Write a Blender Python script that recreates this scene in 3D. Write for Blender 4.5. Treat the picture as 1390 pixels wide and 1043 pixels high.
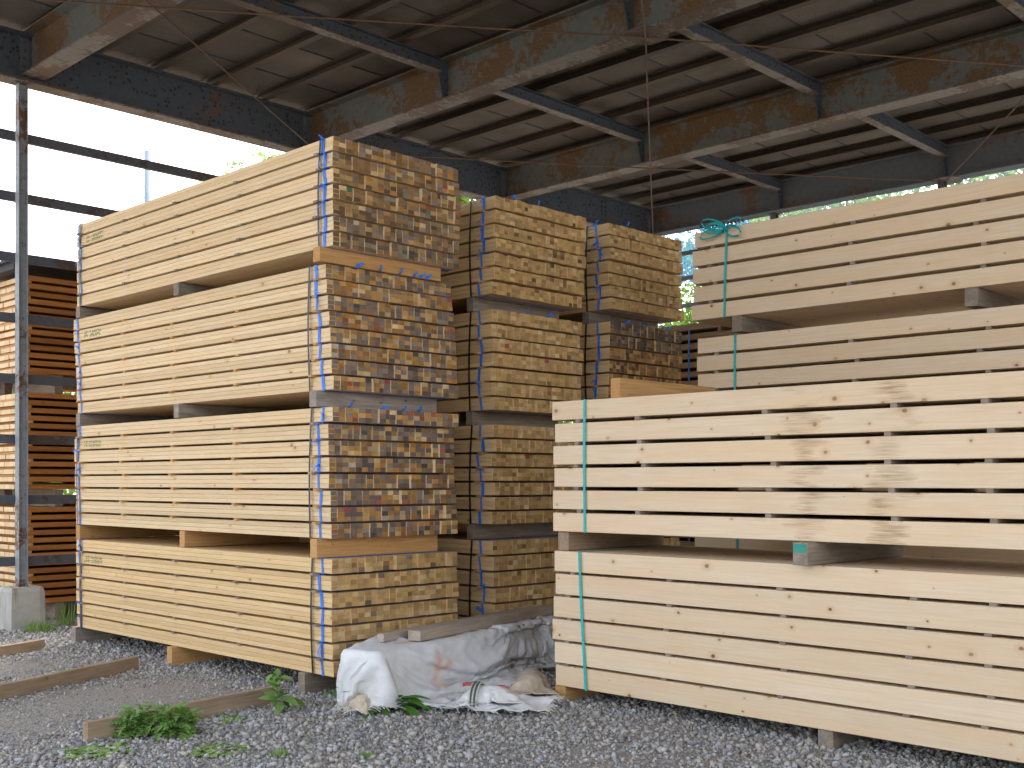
import bpy, bmesh, math, random
import numpy as np
from mathutils import Vector, Matrix
R = math.radians
random.seed(7)
rng = np.random.default_rng(7)
for o in list(bpy.data.objects):
    bpy.data.objects.remove(o)
scene = bpy.context.scene
col = scene.collection

# ------------------------------------------------------------------ camera
# world: +Y = along the lumber (far left in the view), +X = across the bundles (far right)
F_PX = 1540.0
HOR = 655.0
CAMZ = 1.6
FWD = Vector((0.7157, 0.6984, 0)).normalized()
cam_d = bpy.data.cameras.new('camera')
cam = bpy.data.objects.new('camera', cam_d)
col.objects.link(cam)
cam.location = (0, 0, CAMZ)
cam.rotation_euler = (R(90), 0, -math.atan2(FWD.x, FWD.y))
cam_d.sensor_width = 36.0
cam_d.lens = F_PX / 1390 * 36
cam_d.shift_y = (HOR - 521.5) / 1390
cam_d.clip_end = 3000
scene.camera = cam

# ------------------------------------------------------------------ light
SUN_EL, SUN_AZ = R(58), R(60)     # azimuth measured from +Y towards +X
w = bpy.data.worlds.new('World')
scene.world = w
w.use_nodes = True
nt = w.node_tree
bg = nt.nodes['Background']
sky = nt.nodes.new('ShaderNodeTexSky')
sky.sky_type = 'NISHITA'
sky.sun_disc = False
sky.sun_elevation = SUN_EL
sky.sun_rotation = SUN_AZ
sky.dust_density = 4.0
sky.air_density = 1.0
sky.ozone_density = 1.0
hs = nt.nodes.new('ShaderNodeHueSaturation')
hs.inputs['Saturation'].default_value = 0.35
nt.links.new(sky.outputs[0], hs.inputs['Color'])
nt.links.new(hs.outputs[0], bg.inputs[0])
bg.inputs[1].default_value = 0.15
sl = bpy.data.lights.new('sun', 'SUN')
sl.energy = 1.5
sl.angle = R(20)
sl.color = (1.0, 0.95, 0.87)
sun = bpy.data.objects.new('sun', sl)
col.objects.link(sun)
sd = Vector((math.cos(SUN_EL) * math.sin(SUN_AZ), math.cos(SUN_EL) * math.cos(SUN_AZ), math.sin(SUN_EL)))
sun.rotation_euler = sd.to_track_quat('Z', 'Y').to_euler()
vs = scene.view_settings
vs.view_transform = 'Standard'
vs.look = 'None'
vs.gamma = 1
vs.use_curve_mapping = False
vs.exposure = 2.5
scene.cycles.max_bounces = 7
scene.cycles.diffuse_bounces = 4
scene.cycles.glossy_bounces = 2
scene.cycles.transparent_max_bounces = 8

# ------------------------------------------------------------------ helpers
def ray(px, py):
    a = (px - 695) / F_PX
    return Vector((FWD.x + a * FWD.y, FWD.y - a * FWD.x, (HOR - py) / F_PX))
CAM = Vector((0, 0, CAMZ))
def at_z(px, py, z=0.0):
    d = ray(px, py)
    return CAM + d * ((z - CAMZ) / d.z)
def at_x(px, py, x):
    d = ray(px, py)
    return CAM + d * (x / d.x)
def at_y(px, py, y):
    d = ray(px, py)
    return CAM + d * (y / d.y)

def tag(o, label=None, cat=None, group=None, kind=None):
    if label: o['label'] = label
    if cat: o['category'] = cat
    if group: o['group'] = group
    if kind: o['kind'] = kind
    return o
def link(name, data, parent=None, loc=(0, 0, 0), rot=None, color=None):
    o = bpy.data.objects.new(name, data)
    col.objects.link(o)
    if parent is not None: o.parent = parent
    o.location = loc
    if rot is not None: o.rotation_euler = rot
    if color is not None: o.color = color
    return o
def empty(name, loc, rz=0.0):
    o = bpy.data.objects.new(name, None)
    o.empty_display_size = 0.1
    col.objects.link(o)
    o.location = loc
    o.rotation_euler = (0, 0, rz)
    return o

class MB:
    def __init__(s):
        s.v = []; s.f = []; s.m = []; s.c = []
    def quad(s, pts, m=0, tint=None):
        n = len(s.v)
        s.v += [tuple(p) for p in pts]
        s.f.append(tuple(range(n, n + len(pts)))); s.m.append(m); s.c.append(tint)
    def box(s, a, b, m=0, mat=None, mend=None, tint=None):
        """axis aligned box a..b; mend: material of the -Y/+Y faces"""
        x0, y0, z0 = a; x1, y1, z1 = b
        P = [(x0, y0, z0), (x1, y0, z0), (x1, y1, z0), (x0, y1, z0), (x0, y0, z1), (x1, y0, z1), (x1, y1, z1), (x0, y1, z1)]
        if mat is not None: P = [tuple(mat @ Vector(p)) for p in P]
        n = len(s.v); s.v += P
        for k, q in enumerate(((0, 3, 2, 1), (4, 5, 6, 7), (0, 1, 5, 4), (1, 2, 6, 5), (2, 3, 7, 6), (3, 0, 4, 7))):
            s.f.append(tuple(n + i for i in q))
            s.m.append(mend if (mend is not None and k in (2, 4)) else m); s.c.append(tint)
    def cbox(s, a, b, c=0.003, m=0, mend=None, mat=None):
        """box with its four long (Y) edges chamfered and the ends slightly chamfered"""
        x0, y0, z0 = a; x1, y1, z1 = b
        def ring(y, i):
            return [(x0 + c + i, y, z0 + i), (x1 - c - i, y, z0 + i), (x1 - i, y, z0 + c + i), (x1 - i, y, z1 - c - i), (x1 - c - i, y, z1 - i), (x0 + c + i, y, z1 - i), (x0 + i, y, z1 - c - i), (x0 + i, y, z0 + c + i)]
        rings = [ring(y0, c * .6), ring(y0 + c * .6, 0), ring(y1 - c * .6, 0), ring(y1, c * .6)]
        n = len(s.v)
        for r in rings:
            s.v += [tuple(mat @ Vector(p)) if mat is not None else p for p in r]
        e = m if mend is None else mend
        s.f.append(tuple(n + i for i in range(8))); s.m.append(e); s.c.append(None)
        s.f.append(tuple(n + 24 + i for i in reversed(range(8)))); s.m.append(e); s.c.append(None)
        for k in range(3):
            for i in range(8):
                j = (i + 1) % 8
                s.f.append((n + k * 8 + i, n + (k + 1) * 8 + i, n + (k + 1) * 8 + j, n + k * 8 + j))
                s.m.append(m); s.c.append(None)
    def strip(s, pts, wdir, width, m=0, thick=0.0):
        """ribbon along pts, width along wdir"""
        wd = Vector(wdir).normalized() * width / 2
        n = len(s.v)
        for p in pts:
            p = Vector(p); s.v += [tuple(p - wd), tuple(p + wd)]
        for i in range(len(pts) - 1):
            a = n + 2 * i
            s.f.append((a, a + 1, a + 3, a + 2)); s.m.append(m); s.c.append(None)
    def tube(s, pts, r, seg=8, m=0, taper=None, cap=True):
        pts = [Vector(p) for p in pts]; n = len(s.v); k = len(pts)
        for i, p in enumerate(pts):
            d = (pts[min(i + 1, k - 1)] - pts[max(i - 1, 0)]).normalized()
            u = d.cross(Vector((0, 0, 1)))
            if u.length < 1e-3: u = d.cross(Vector((1, 0, 0)))
            u.normalize(); v_ = d.cross(u)
            rr = r if taper is None else r * (1 + (taper - 1) * i / (k - 1))
            for j in range(seg):
                t = 2 * math.pi * j / seg
                s.v.append(tuple(p + u * math.cos(t) * rr + v_ * math.sin(t) * rr))
        for i in range(k - 1):
            for j in range(seg):
                a = n + i * seg + j; b = n + i * seg + (j + 1) % seg
                s.f.append((a, b, b + seg, a + seg)); s.m.append(m); s.c.append(None)
        if cap:
            s.f.append(tuple(n + j for j in reversed(range(seg)))); s.m.append(m); s.c.append(None)
            s.f.append(tuple(n + (k - 1) * seg + j for j in range(seg))); s.m.append(m); s.c.append(None)
    def mesh(s, name, mats, smooth=False, tint=False):
        me = bpy.data.meshes.new(name)
        me.from_pydata(s.v, [], s.f)
        for m in (mats if isinstance(mats, (list, tuple)) else [mats]): me.materials.append(m)
        me.polygons.foreach_set('material_index', s.m)
        if smooth: me.polygons.foreach_set('use_smooth', [True] * len(s.f))
        if tint:
            at = me.color_attributes.new('tint', 'FLOAT_COLOR', 'CORNER')
            buf = []
            for f, c in zip(s.f, s.c):
                cc = c if c is not None else (0, 0, 0)
                buf += [cc[0], cc[1], cc[2], 1.0] * len(f)
            at.data.foreach_set('color', buf)
        me.update()
        return me
    def build(s, name, mats, parent=None, loc=(0, 0, 0), rot=None, smooth=False, tint=False):
        return link(name, s.mesh(name, mats, smooth, tint), parent, loc, rot)

# ------------------------------------------------------------------ materials
class NT:
    def __init__(s, name, rough=0.7, spec=0.3):
        s.m = bpy.data.materials.new(name); s.m.use_nodes = True
        s.t = s.m.node_tree; s.b = s.t.nodes['Principled BSDF']
        s.b.inputs['Roughness'].default_value = rough
        s.b.inputs['Specular IOR Level'].default_value = spec
    def n(s, typ, **kw):
        nd = s.t.nodes.new('ShaderNode' + typ)
        for k, v in kw.items():
            if hasattr(nd, k) and k not in ('Scale',): setattr(nd, k, v)
        return nd
    def set(s, sock, v):
        if hasattr(v, 'is_linked') or isinstance(v, bpy.types.NodeSocket): s.t.links.new(v, sock)
        else:
            if isinstance(v, (tuple, list)) and len(v) == 3 and sock.type == 'RGBA': v = (*v, 1)
            sock.default_value = v
    def coord(s, which='Object'):
        return s.n('TexCoord').outputs[which]
    def geo_pos(s):
        return s.n('NewGeometry').outputs['Position']
    def math(s, op, a, b=None, c=None, clamp=False):
        nd = s.n('Math', operation=op, use_clamp=clamp)
        s.set(nd.inputs[0], a)
        if b is not None: s.set(nd.inputs[1], b)
        if c is not None: s.set(nd.inputs[2], c)
        return nd.outputs[0]
    def vmul(s, v, k):
        nd = s.n('VectorMath', operation='MULTIPLY'); s.set(nd.inputs[0], v); s.set(nd.inputs[1], k); return nd.outputs[0]
    def vadd(s, v, k):
        nd = s.n('VectorMath', operation='ADD'); s.set(nd.inputs[0], v); s.set(nd.inputs[1], k); return nd.outputs[0]
    def comb(s, x, y, z):
        nd = s.n('CombineXYZ'); s.set(nd.inputs[0], x); s.set(nd.inputs[1], y); s.set(nd.inputs[2], z); return nd.outputs[0]
    def sep(s, v):
        nd = s.n('SeparateXYZ'); s.set(nd.inputs[0], v); return nd.outputs
    def noise(s, v, scale, detail=3, rough=0.55, dist=0.0):
        nd = s.n('TexNoise'); s.set(nd.inputs['Vector'], v)
        nd.inputs['Scale'].default_value = scale; nd.inputs['Detail'].default_value = detail
        nd.inputs['Roughness'].default_value = rough; nd.inputs['Distortion'].default_value = dist
        return nd.outputs[0]
    def voro(s, v, scale, feature='F1', dims='3D', rnd=1.0):
        nd = s.n('TexVoronoi', feature=feature, voronoi_dimensions=dims)
        s.set(nd.inputs['Vector'], v); nd.inputs['Scale'].default_value = scale; nd.inputs['Randomness'].default_value = rnd
        return nd.outputs
    def ramp(s, f, stops, interp='LINEAR'):
        nd = s.n('ValToRGB'); cr = nd.color_ramp; cr.interpolation = interp
        while len(cr.elements) < len(stops): cr.elements.new(0.5)
        for e, (p, c) in zip(cr.elements, stops):
            e.position = p; e.color = (c, c, c, 1) if not isinstance(c, (tuple, list)) else (*c, 1)
        s.set(nd.inputs[0], f); return nd.outputs[0]
    def mix(s, f, a, b, mode='MIX'):
        nd = s.n('Mix', data_type='RGBA', blend_type=mode)
        s.set(nd.inputs[0], f); s.set(nd.inputs[6], a); s.set(nd.inputs[7], b); return nd.outputs[2]
    def rand(s):
        return s.n('ObjectInfo').outputs['Random']
    def out(s, colr, bump=None, bstr=0.3, bdist=0.01, rough=None):
        s.set(s.b.inputs['Base Color'], colr)
        if rough is not None: s.set(s.b.inputs['Roughness'], rough)
        if bump is not None:
            nd = s.n('Bump'); nd.inputs['Strength'].default_value = bstr; nd.inputs['Distance'].default_value = bdist
            s.set(nd.inputs['Height'], bump); s.t.links.new(nd.outputs[0], s.b.inputs['Normal'])
        return s.m

def wood(name, base, grain=0.22, knots=0.5, var=0.16, rough=0.75, knot_col=(0.16, 0.075, 0.03), patch=0.12, stain=False, grey=0.0, kscale=4.0, thin=1.0):
    a = NT(name, rough, 0.25)
    c = a.coord(); rd = a.rand()
    off = a.comb(a.math('MULTIPLY', rd, 37.0), a.math('MULTIPLY', rd, 91.0), a.math('MULTIPLY', rd, 53.0))
    p = a.vadd(c, off)
    g1 = a.noise(a.vmul(p, (28, 0.9, 28)), 3.0, 4, 0.6, 0.6)
    g2 = a.noise(a.vmul(p, (5, 0.5, 5)), 2.0, 3, 0.5, 0.4)
    g3 = a.noise(a.vmul(p, (1, 1.4, 1)), 2.2, 3, 0.6)
    dark = tuple(x * (1 - grain * k) for x, k in zip(base, (1.2, 1.7, 2.2)))
    light = tuple(min(1, x * (1 + grain * .35)) for x in base)
    cc = a.mix(a.ramp(g1, [(0.35, 0.0), (0.7, 1.0)]), light, dark)
    cc = a.mix(a.math('MULTIPLY', a.ramp(g2, [(0.4, 0.0), (0.75, 1.0)]), 0.5), cc, tuple(x * y for x, y in zip(base, (1.02, .86, .66))))
    cc = a.mix(a.math('MULTIPLY', a.ramp(g3, [(0.42, 0.0), (0.7, 1.0)]), patch * 3), cc, tuple(x * y for x, y in zip(base, (.86, .74, .58))))
    # per piece tone
    r2 = a.math('FRACT', a.math('MULTIPLY', rd, 7.31))
    tone = a.math('ADD', a.math('MULTIPLY', r2, var), 1 - var * .6)
    cc = a.mix(1.0, cc, a.comb(tone, a.math('POWER', tone, 1.15), a.math('POWER', tone, 1.4)), 'MULTIPLY')
    if knots > 0:
        x, y, z = a.sep(p)[0:3]
        sx = a.comb(a.math('ADD', y, a.math('MULTIPLY', z, 0.0)), a.math('MULTIPLY', a.math('ADD', z, x), 1.3), 0.0)
        vo = a.voro(sx, kscale, 'F1', '2D')
        rr = a.sep(vo['Color'])[0]
        rr2 = a.sep(vo['Color'])[1]
        rad = a.math('MULTIPLY', a.ramp(rr, [(1 - knots, 0.0), (1.0, 1.0)]), 0.07)
        d = a.math('ADD', vo['Distance'], a.math('MULTIPLY', a.math('SUBTRACT', a.noise(p, 40, 2), 0.5), 0.03))
        core = a.math('SUBTRACT', 1.0, a.math('DIVIDE', d, a.math('ADD', rad, 0.0005)), clamp=True)
        core = a.math('MULTIPLY', a.math('MINIMUM', a.math('MULTIPLY', core, 4.0), 1.0), a.math('GREATER_THAN', rr, 1 - knots))
        halo = a.math('SUBTRACT', 1.0, a.math('DIVIDE', d, a.math('ADD', a.math('MULTIPLY', rad, 3.2), 0.0005)), clamp=True)
        halo = a.math('MULTIPLY', a.math('MULTIPLY', halo, 0.5), a.math('GREATER_THAN', rr, 1 - knots))
        cc = a.mix(halo, cc, tuple(x * y for x, y in zip(base, (.7, .5, .3))))
        cc = a.mix(a.math('MULTIPLY', core, a.math('ADD', a.math('MULTIPLY', rr2, .6), .4)), cc, knot_col)
    if grey > 0:
        gm = a.ramp(a.noise(a.vmul(p, (6, 1.5, 6)), 2.0, 4, 0.65), [(0.3, 0.0), (0.68, 1.0)])
        cc = a.mix(a.math('MULTIPLY', gm, grey), cc, (0.075, 0.068, 0.062))
    if stain:
        wp = a.geo_pos(); X, Y, Z = a.sep(wp)[0:3]
        wob = a.math('MULTIPLY', a.math('SUBTRACT', a.noise(a.vmul(wp, (1, .8, 4.5)), 3.0, 3), 0.5), 0.55)
        yy = a.math('ADD', Y, wob)
        st = a.noise(a.vmul(wp, (4, 2.2, 55)), 2.0, 4, 0.7)
        m1 = a.math('SUBTRACT', 1.0, a.math('DIVIDE', a.math('ABSOLUTE', a.math('SUBTRACT', yy, 2.98)), 0.13), clamp=True)
        m2 = a.math('SUBTRACT', 1.0, a.math('DIVIDE', a.math('ABSOLUTE', a.math('SUBTRACT', yy, 3.52)), 0.11), clamp=True)
        mm = a.math('MULTIPLY', a.math('MAXIMUM', m1, a.math('MULTIPLY', m2, .8)), a.ramp(a.noise(a.vmul(wp, (1, 1.2, 3.2)), 1.6, 2), [(0.40, 0.0), (0.60, 1.0)]))
        mm = a.math('MULTIPLY', a.math('MULTIPLY', a.math('POWER', mm, 0.6), a.ramp(st, [(0.36, 0.0), (0.62, 1.0)])), a.ramp(Z, [(0.0, 0.0), (1.0, 1.0)]))
        mm = a.math('MULTIPLY', a.math('MULTIPLY', mm, a.math('GREATER_THAN', Z, 1.2)), a.math('LESS_THAN', X, 7.4))
        cc = a.mix(a.math('MULTIPLY', mm, 0.78), cc, (0.27, 0.145, 0.055))
    return a.out(cc, g1, 0.12 * thin, 0.004)

def end_grain(name):
    a = NT(name, 0.9, 0.15)
    c = a.coord()
    oi = a.n('ObjectInfo').outputs['Color']
    at = a.n('Attribute', attribute_name='tint').outputs['Color']
    base = a.mix(1.0, oi, at, 'ADD')
    rd = a.rand()
    p = a.vadd(c, a.comb(a.math('MULTIPLY', rd, 31.0), 0.0, a.math('MULTIPLY', rd, 77.0)))
    n1 = a.noise(a.vmul(p, (1, 0.1, 1)), 120.0, 3, 0.7)
    n2 = a.noise(a.vmul(p, (1, 0.1, 1)), 22.0, 3, 0.6)
    k = a.math('ADD', a.math('MULTIPLY', n1, 0.75), a.math('MULTIPLY', n2, 0.75))
    k = a.math('ADD', k, 0.25)
    cc = a.mix(1.0, base, a.comb(k, k, k), 'MULTIPLY')
    return a.out(cc, n1, 0.4, 0.004)

def plain(name, c, rough=0.6, var=0.25, scale=12.0, spec=0.3, bstr=0.2, trans=0.0):
    a = NT(name, rough, spec)
    n = a.noise(a.vadd(a.coord(), a.comb(a.math('MULTIPLY', a.rand(), 50.0), 0.0, 0.0)), scale, 4, 0.6)
    cc = a.mix(a.ramp(n, [(0.3, 0.0), (0.75, 1.0)]), tuple(x * (1 + var * .5) for x in c), tuple(x * (1 - var) for x in c))
    if trans: a.b.inputs['Transmission Weight'].default_value = 0
    return a.out(cc, n, bstr, 0.004)

M = {}
M['wood_pale'] = wood('wood_pale', (0.71, 0.575, 0.415), grain=0.08, knots=0.6, var=0.10, patch=0.05, stain=True, kscale=3.6)
M['wood_yellow'] = wood('wood_yellow', (0.66, 0.485, 0.265), grain=0.085, knots=0.35, var=0.20, patch=0.09, kscale=3.4, knot_col=(0.3, 0.15, 0.05))
M['wood_cream'] = wood('wood_cream', (0.68, 0.53, 0.335), grain=0.08, knots=0.35, var=0.2, patch=0.09, kscale=3.4, knot_col=(0.3, 0.15, 0.05))
M['wood_orange'] = wood('wood_orange', (0.46, 0.21, 0.065), grain=0.3, knots=0.2, var=0.35, patch=0.15)
M['wood_tan'] = wood('wood_tan', (0.52, 0.32, 0.14), grain=0.25, knots=0.5, var=0.2, patch=0.15)
M['wood_grey'] = wood('wood_grey', (0.34, 0.305, 0.27), grain=0.25, knots=0.4, var=0.25, patch=0.15, grey=0.5, rough=0.9, knot_col=(0.06, 0.045, 0.035))
M['wood_old'] = wood('wood_old', (0.40, 0.315, 0.23), grain=0.25, knots=0.5, var=0.15, patch=0.15, grey=0.4, rough=0.9, knot_col=(0.07, 0.05, 0.035))
M['wood_silver'] = wood('wood_silver', (0.47, 0.43, 0.385), grain=0.22, knots=0.4, var=0.12, patch=0.12, grey=0.3, rough=0.9, knot_col=(0.10, 0.08, 0.06))
M['end'] = end_grain('end_grain')
M['blue'] = plain('blue_ribbon', (0.02, 0.20, 0.80), 0.45, 0.3, 40, 0.4)
M['black'] = plain('black_band', (0.012, 0.013, 0.016), 0.35, 0.3, 30, 0.5)
M['teal'] = plain('teal_band', (0.02, 0.42, 0.42), 0.4, 0.2, 30, 0.4)
M['green_ink'] = plain('green_ink', (0.13, 0.27, 0.10), 0.8, 0.3, 60)

def steel(name, paint, rust1, rust2, amount, spots=0.0):
    a = NT(name, 0.65, 0.35)
    p = a.vadd(a.coord(), a.comb(a.math('MULTIPLY', a.rand(), 40.0), 0.0, 0.0))
    n1 = a.noise(p, 1.7, 2, 0.5, 0.3)
    n2 = a.noise(p, 14.0, 5, 0.75)
    n3 = a.noise(p, 45.0, 3, 0.6)
    k = a.math('ADD', a.math('MULTIPLY', n1, 0.55), a.math('MULTIPLY', n2, 0.45))
    mk = a.ramp(k, [(amount, 0.0), (amount + .025, 1.0)])
    pc = a.mix(a.ramp(n2, [(0.3, 0.0), (0.8, 1.0)]), paint, tuple(x * .62 for x in paint))
    rc = a.mix(a.ramp(n3, [(0.35, 0.0), (0.7, 1.0)]), rust1, rust2)
    cc = a.mix(mk, pc, rc)
    if spots:
        vo = a.voro(p, 16.0)
        sp = a.math('MULTIPLY', a.math('LESS_THAN', vo['Distance'], 0.30), a.math('GREATER_THAN', a.noise(p, 3.5, 2), 0.44))
        cc = a.mix(a.math('MULTIPLY', sp, spots), cc, (0.03, 0.022, 0.018))
    return a.out(cc, n2, 0.3, 0.006)
M['steel_blue'] = steel('steel_blue', (0.075, 0.088, 0.108), (0.13, 0.085, 0.06), (0.06, 0.045, 0.04), 0.60, spots=0.85)
M['steel_rust'] = steel('steel_rust', (0.135, 0.14, 0.13), (0.145, 0.088, 0.04), (0.085, 0.05, 0.026), 0.485)
M['steel_flange'] = steel('steel_flange', (0.20, 0.175, 0.155), (0.125, 0.085, 0.06), (0.08, 0.055, 0.042), 0.48)
M['steel_grey'] = steel('steel_grey', (0.12, 0.13, 0.145), (0.16, 0.09, 0.06), (0.08, 0.055, 0.045), 0.55)
M['steel_post'] = steel('steel_post', (0.30, 0.325, 0.35), (0.20, 0.11, 0.07), (0.10, 0.06, 0.045), 0.53)
M['steel_girt'] = steel('steel_girt', (0.10, 0.105, 0.125), (0.09, 0.06, 0.05), (0.05, 0.04, 0.038), 0.55)
M['rod'] = steel('rod_rust', (0.10, 0.06, 0.04), (0.13, 0.07, 0.04), (0.09, 0.05, 0.03), 0.45)
M['purlin'] = steel('purlin_brown', (0.075, 0.055, 0.04), (0.10, 0.068, 0.04), (0.045, 0.034, 0.028), 0.5)

def roof_board():
    a = NT('wood_wool_board', 0.95, 0.1)
    c = a.coord(); rd = a.rand()
    p = a.vadd(c, a.comb(a.math('MULTIPLY', rd, 37.0), a.math('MULTIPLY', rd, 91.0), 0.0))
    n1 = a.noise(p, 30.0, 4, 0.7)
    n2 = a.noise(p, 1.3, 3, 0.6)
    n3 = a.noise(p, 70.0, 3, 0.75)
    cc = a.mix(a.ramp(n2, [(0.3, 0.0), (0.75, 1.0)]), (0.195, 0.17, 0.145), (0.11, 0.096, 0.084))
    cc = a.mix(a.math('MULTIPLY', a.ramp(n3, [(0.4, 0.0), (0.62, 1.0)]), 0.7), cc, (0.075, 0.062, 0.052))
    t = a.math('ADD', a.math('MULTIPLY', a.math('FRACT', a.math('MULTIPLY', rd, 9.7)), 0.3), 0.8)
    cc = a.mix(1.0, cc, a.comb(t, t, t), 'MULTIPLY')
    return a.out(cc, a.math('ADD', n1, n3), 0.5, 0.01)
M['roof_board'] = roof_board()

def concrete():
    a = NT('concrete', 0.9, 0.2); c = a.coord()
    n1 = a.noise(c, 5, 4, 0.6); n2 = a.noise(c, 60, 3, 0.6)
    z = a.sep(c)[2]
    st = a.noise(a.vmul(c, (14, 14, 1.2)), 1.0, 3, 0.6)
    cc = a.mix(a.ramp(n1, [(0.3, 0.0), (0.75, 1.0)]), (0.47, 0.46, 0.42), (0.33, 0.32, 0.29))
    cc = a.mix(a.math('MULTIPLY', a.ramp(st, [(0.52, 0.0), (0.68, 1.0)]), 0.55), cc, (0.15, 0.12, 0.09))
    return a.out(cc, n2, 0.4, 0.006)
M['concrete'] = concrete()

def ground():
    a = NT('gravel_ground', 0.95, 0.15); p = a.geo_pos()
    n1 = a.noise(p, 0.55, 4, 0.6); n2 = a.noise(p, 7, 4, 0.65)
    vo = a.voro(p, 48.0); vo2 = a.voro(p, 120.0)
    cc = a.mix(a.ramp(n2, [(0.3, 0.0), (0.7, 1.0)]), (0.33, 0.30, 0.265), (0.24, 0.22, 0.198))
    pe = a.mix(0.5, vo['Color'], vo2['Color'])
    pv = a.sep(pe)[0]
    cc = a.mix(0.75, cc, a.mix(pv, (0.17, 0.16, 0.15), (0.42, 0.40, 0.375)))
    cc = a.mix(a.math('MULTIPLY', a.ramp(n1, [(0.42, 0.0), (0.7, 1.0)]), 0.4), cc, (0.32, 0.28, 0.235))
    h = a.math('ADD', vo['Distance'], a.math('MULTIPLY', vo2['Distance'], 0.5))
    h = a.math('SUBTRACT', 1.0, h)
    return a.out(cc, h, 0.8, 0.02)
M['ground'] = ground()

def stones():
    a = NT('stones', 0.9, 0.2)
    at = a.n('Attribute', attribute_name='tint').outputs['Color']
    n = a.noise(a.coord(), 90, 3, 0.6)
    k = a.math('ADD', a.math('MULTIPLY', n, 0.7), 0.65)
    return a.out(a.mix(1.0, at, a.comb(k, k, k), 'MULTIPLY'), n, 0.3, 0.003)
M['stones'] = stones()

def leafmat(name, c, c2, transl=0.35):
    a = NT(name, 0.55, 0.3)
    at = a.n('Attribute', attribute_name='tint').outputs['Color']
    r = a.sep(at)[0]
    rd = a.rand()
    n = a.noise(a.coord(), 25, 2)
    f = a.math('ADD', a.math('MULTIPLY', r, 0.6), a.math('MULTIPLY', n, 0.3))
    f = a.math('ADD', f, a.math('MULTIPLY', rd, 0.25), clamp=True)
    cc = a.mix(f, c, c2)
    a.out(cc)
    tr = a.n('BsdfTranslucent'); a.set(tr.inputs[0], a.mix(1.0, cc, (1.0, 1.15, 0.5), 'MULTIPLY'))
    mx = a.n('MixShader'); mx.inputs[0].default_value = transl
    a.t.links.new(a.b.outputs[0], mx.inputs[1]); a.t.links.new(tr.outputs[0], mx.inputs[2])
    a.t.links.new(mx.outputs[0], a.t.nodes['Material Output'].inputs[0])
    return a.m
M['leaf_tree'] = leafmat('leaf_tree', (0.09, 0.15, 0.04), (0.17, 0.25, 0.08), 0.6)
M['leaf_weed'] = leafmat('leaf_weed', (0.15, 0.28, 0.07), (0.29, 0.42, 0.13), 0.3)
M['leaf_dock'] = leafmat('leaf_dock', (0.06, 0.19, 0.02), (0.12, 0.28, 0.035), 0.25)
M['stem'] = plain('stem', (0.16, 0.23, 0.07), 0.6)
M['bark'] = plain('bark', (0.10, 0.075, 0.055), 0.95, 0.5, 10)

def tarp():
    a = NT('woven_tarp', 0.55, 0.3); c = a.coord()
    x, y, z = a.sep(c)[0:3]
    n1 = a.noise(c, 2.0, 4, 0.6); n2 = a.noise(c, 9, 5, 0.7)
    cc = a.mix(a.ramp(n1, [(0.35, 0.0), (0.75, 1.0)]), (0.82, 0.83, 0.85), (0.70, 0.69, 0.68))
    cc = a.mix(a.math('MULTIPLY', a.ramp(n2, [(0.5, 0.0), (0.75, 1.0)]), 0.3), cc, (0.46, 0.42, 0.37))
    # sprayed orange marks
    at = a.n('Attribute', attribute_name='mark').outputs['Fac']
    om = a.math('MULTIPLY', at, a.ramp(n2, [(0.35, 0.35), (0.6, 1.0)]))
    cc = a.mix(a.math('MULTIPLY', om, 0.8), cc, (0.75, 0.30, 0.14))
    wv = a.noise(a.vmul(c, (260, 30, 30)), 1.0, 1)
    a.out(cc, a.math('ADD', a.math('MULTIPLY', n2, 1.0), a.math('MULTIPLY', wv, .1)), 0.35, 0.012)
    tr = a.n('BsdfTranslucent'); a.set(tr.inputs[0], cc)
    mx = a.n('MixShader'); mx.inputs[0].default_value = 0.15
    a.t.links.new(a.b.outputs[0], mx.inputs[1]); a.t.links.new(tr.outputs[0], mx.inputs[2])
    a.t.links.new(mx.outputs[0], a.t.nodes['Material Output'].inputs[0])
    return a.m
M['tarp'] = tarp()
M['sack'] = plain('beige_sack', (0.50, 0.42, 0.32), 0.85, 0.35, 8)
M['red'] = plain('red_band', (0.42, 0.10, 0.10), 0.8, 0.5, 30)
M['rope'] = plain('rope', (0.55, 0.55, 0.42), 0.8, 0.4, 90)
M['rope_dark'] = plain('rope_dark', (0.06, 0.10, 0.11), 0.8, 0.2, 90)
M['thread'] = plain('thread', (0.75, 0.73, 0.70), 0.8, 0.2, 40)
M['cover'] = plain('dark_sheet', (0.045, 0.045, 0.05), 0.7, 0.3, 6)
M['pole'] = plain('pole_concrete', (0.18, 0.235, 0.31), 0.8, 0.15, 4)
M['wire'] = plain('wire', (0.05, 0.05, 0.05), 0.7)
M['turq_paint'] = plain('turq_paint', (0.05, 0.30, 0.24), 0.7)

# ------------------------------------------------------------------ ground
gm = MB()
gm.quad([(-600, -600, 0), (600, -600, 0), (600, 600, 0), (-600, 600, 0)])
tag(gm.build('ground', M['ground']), kind='structure')

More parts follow.
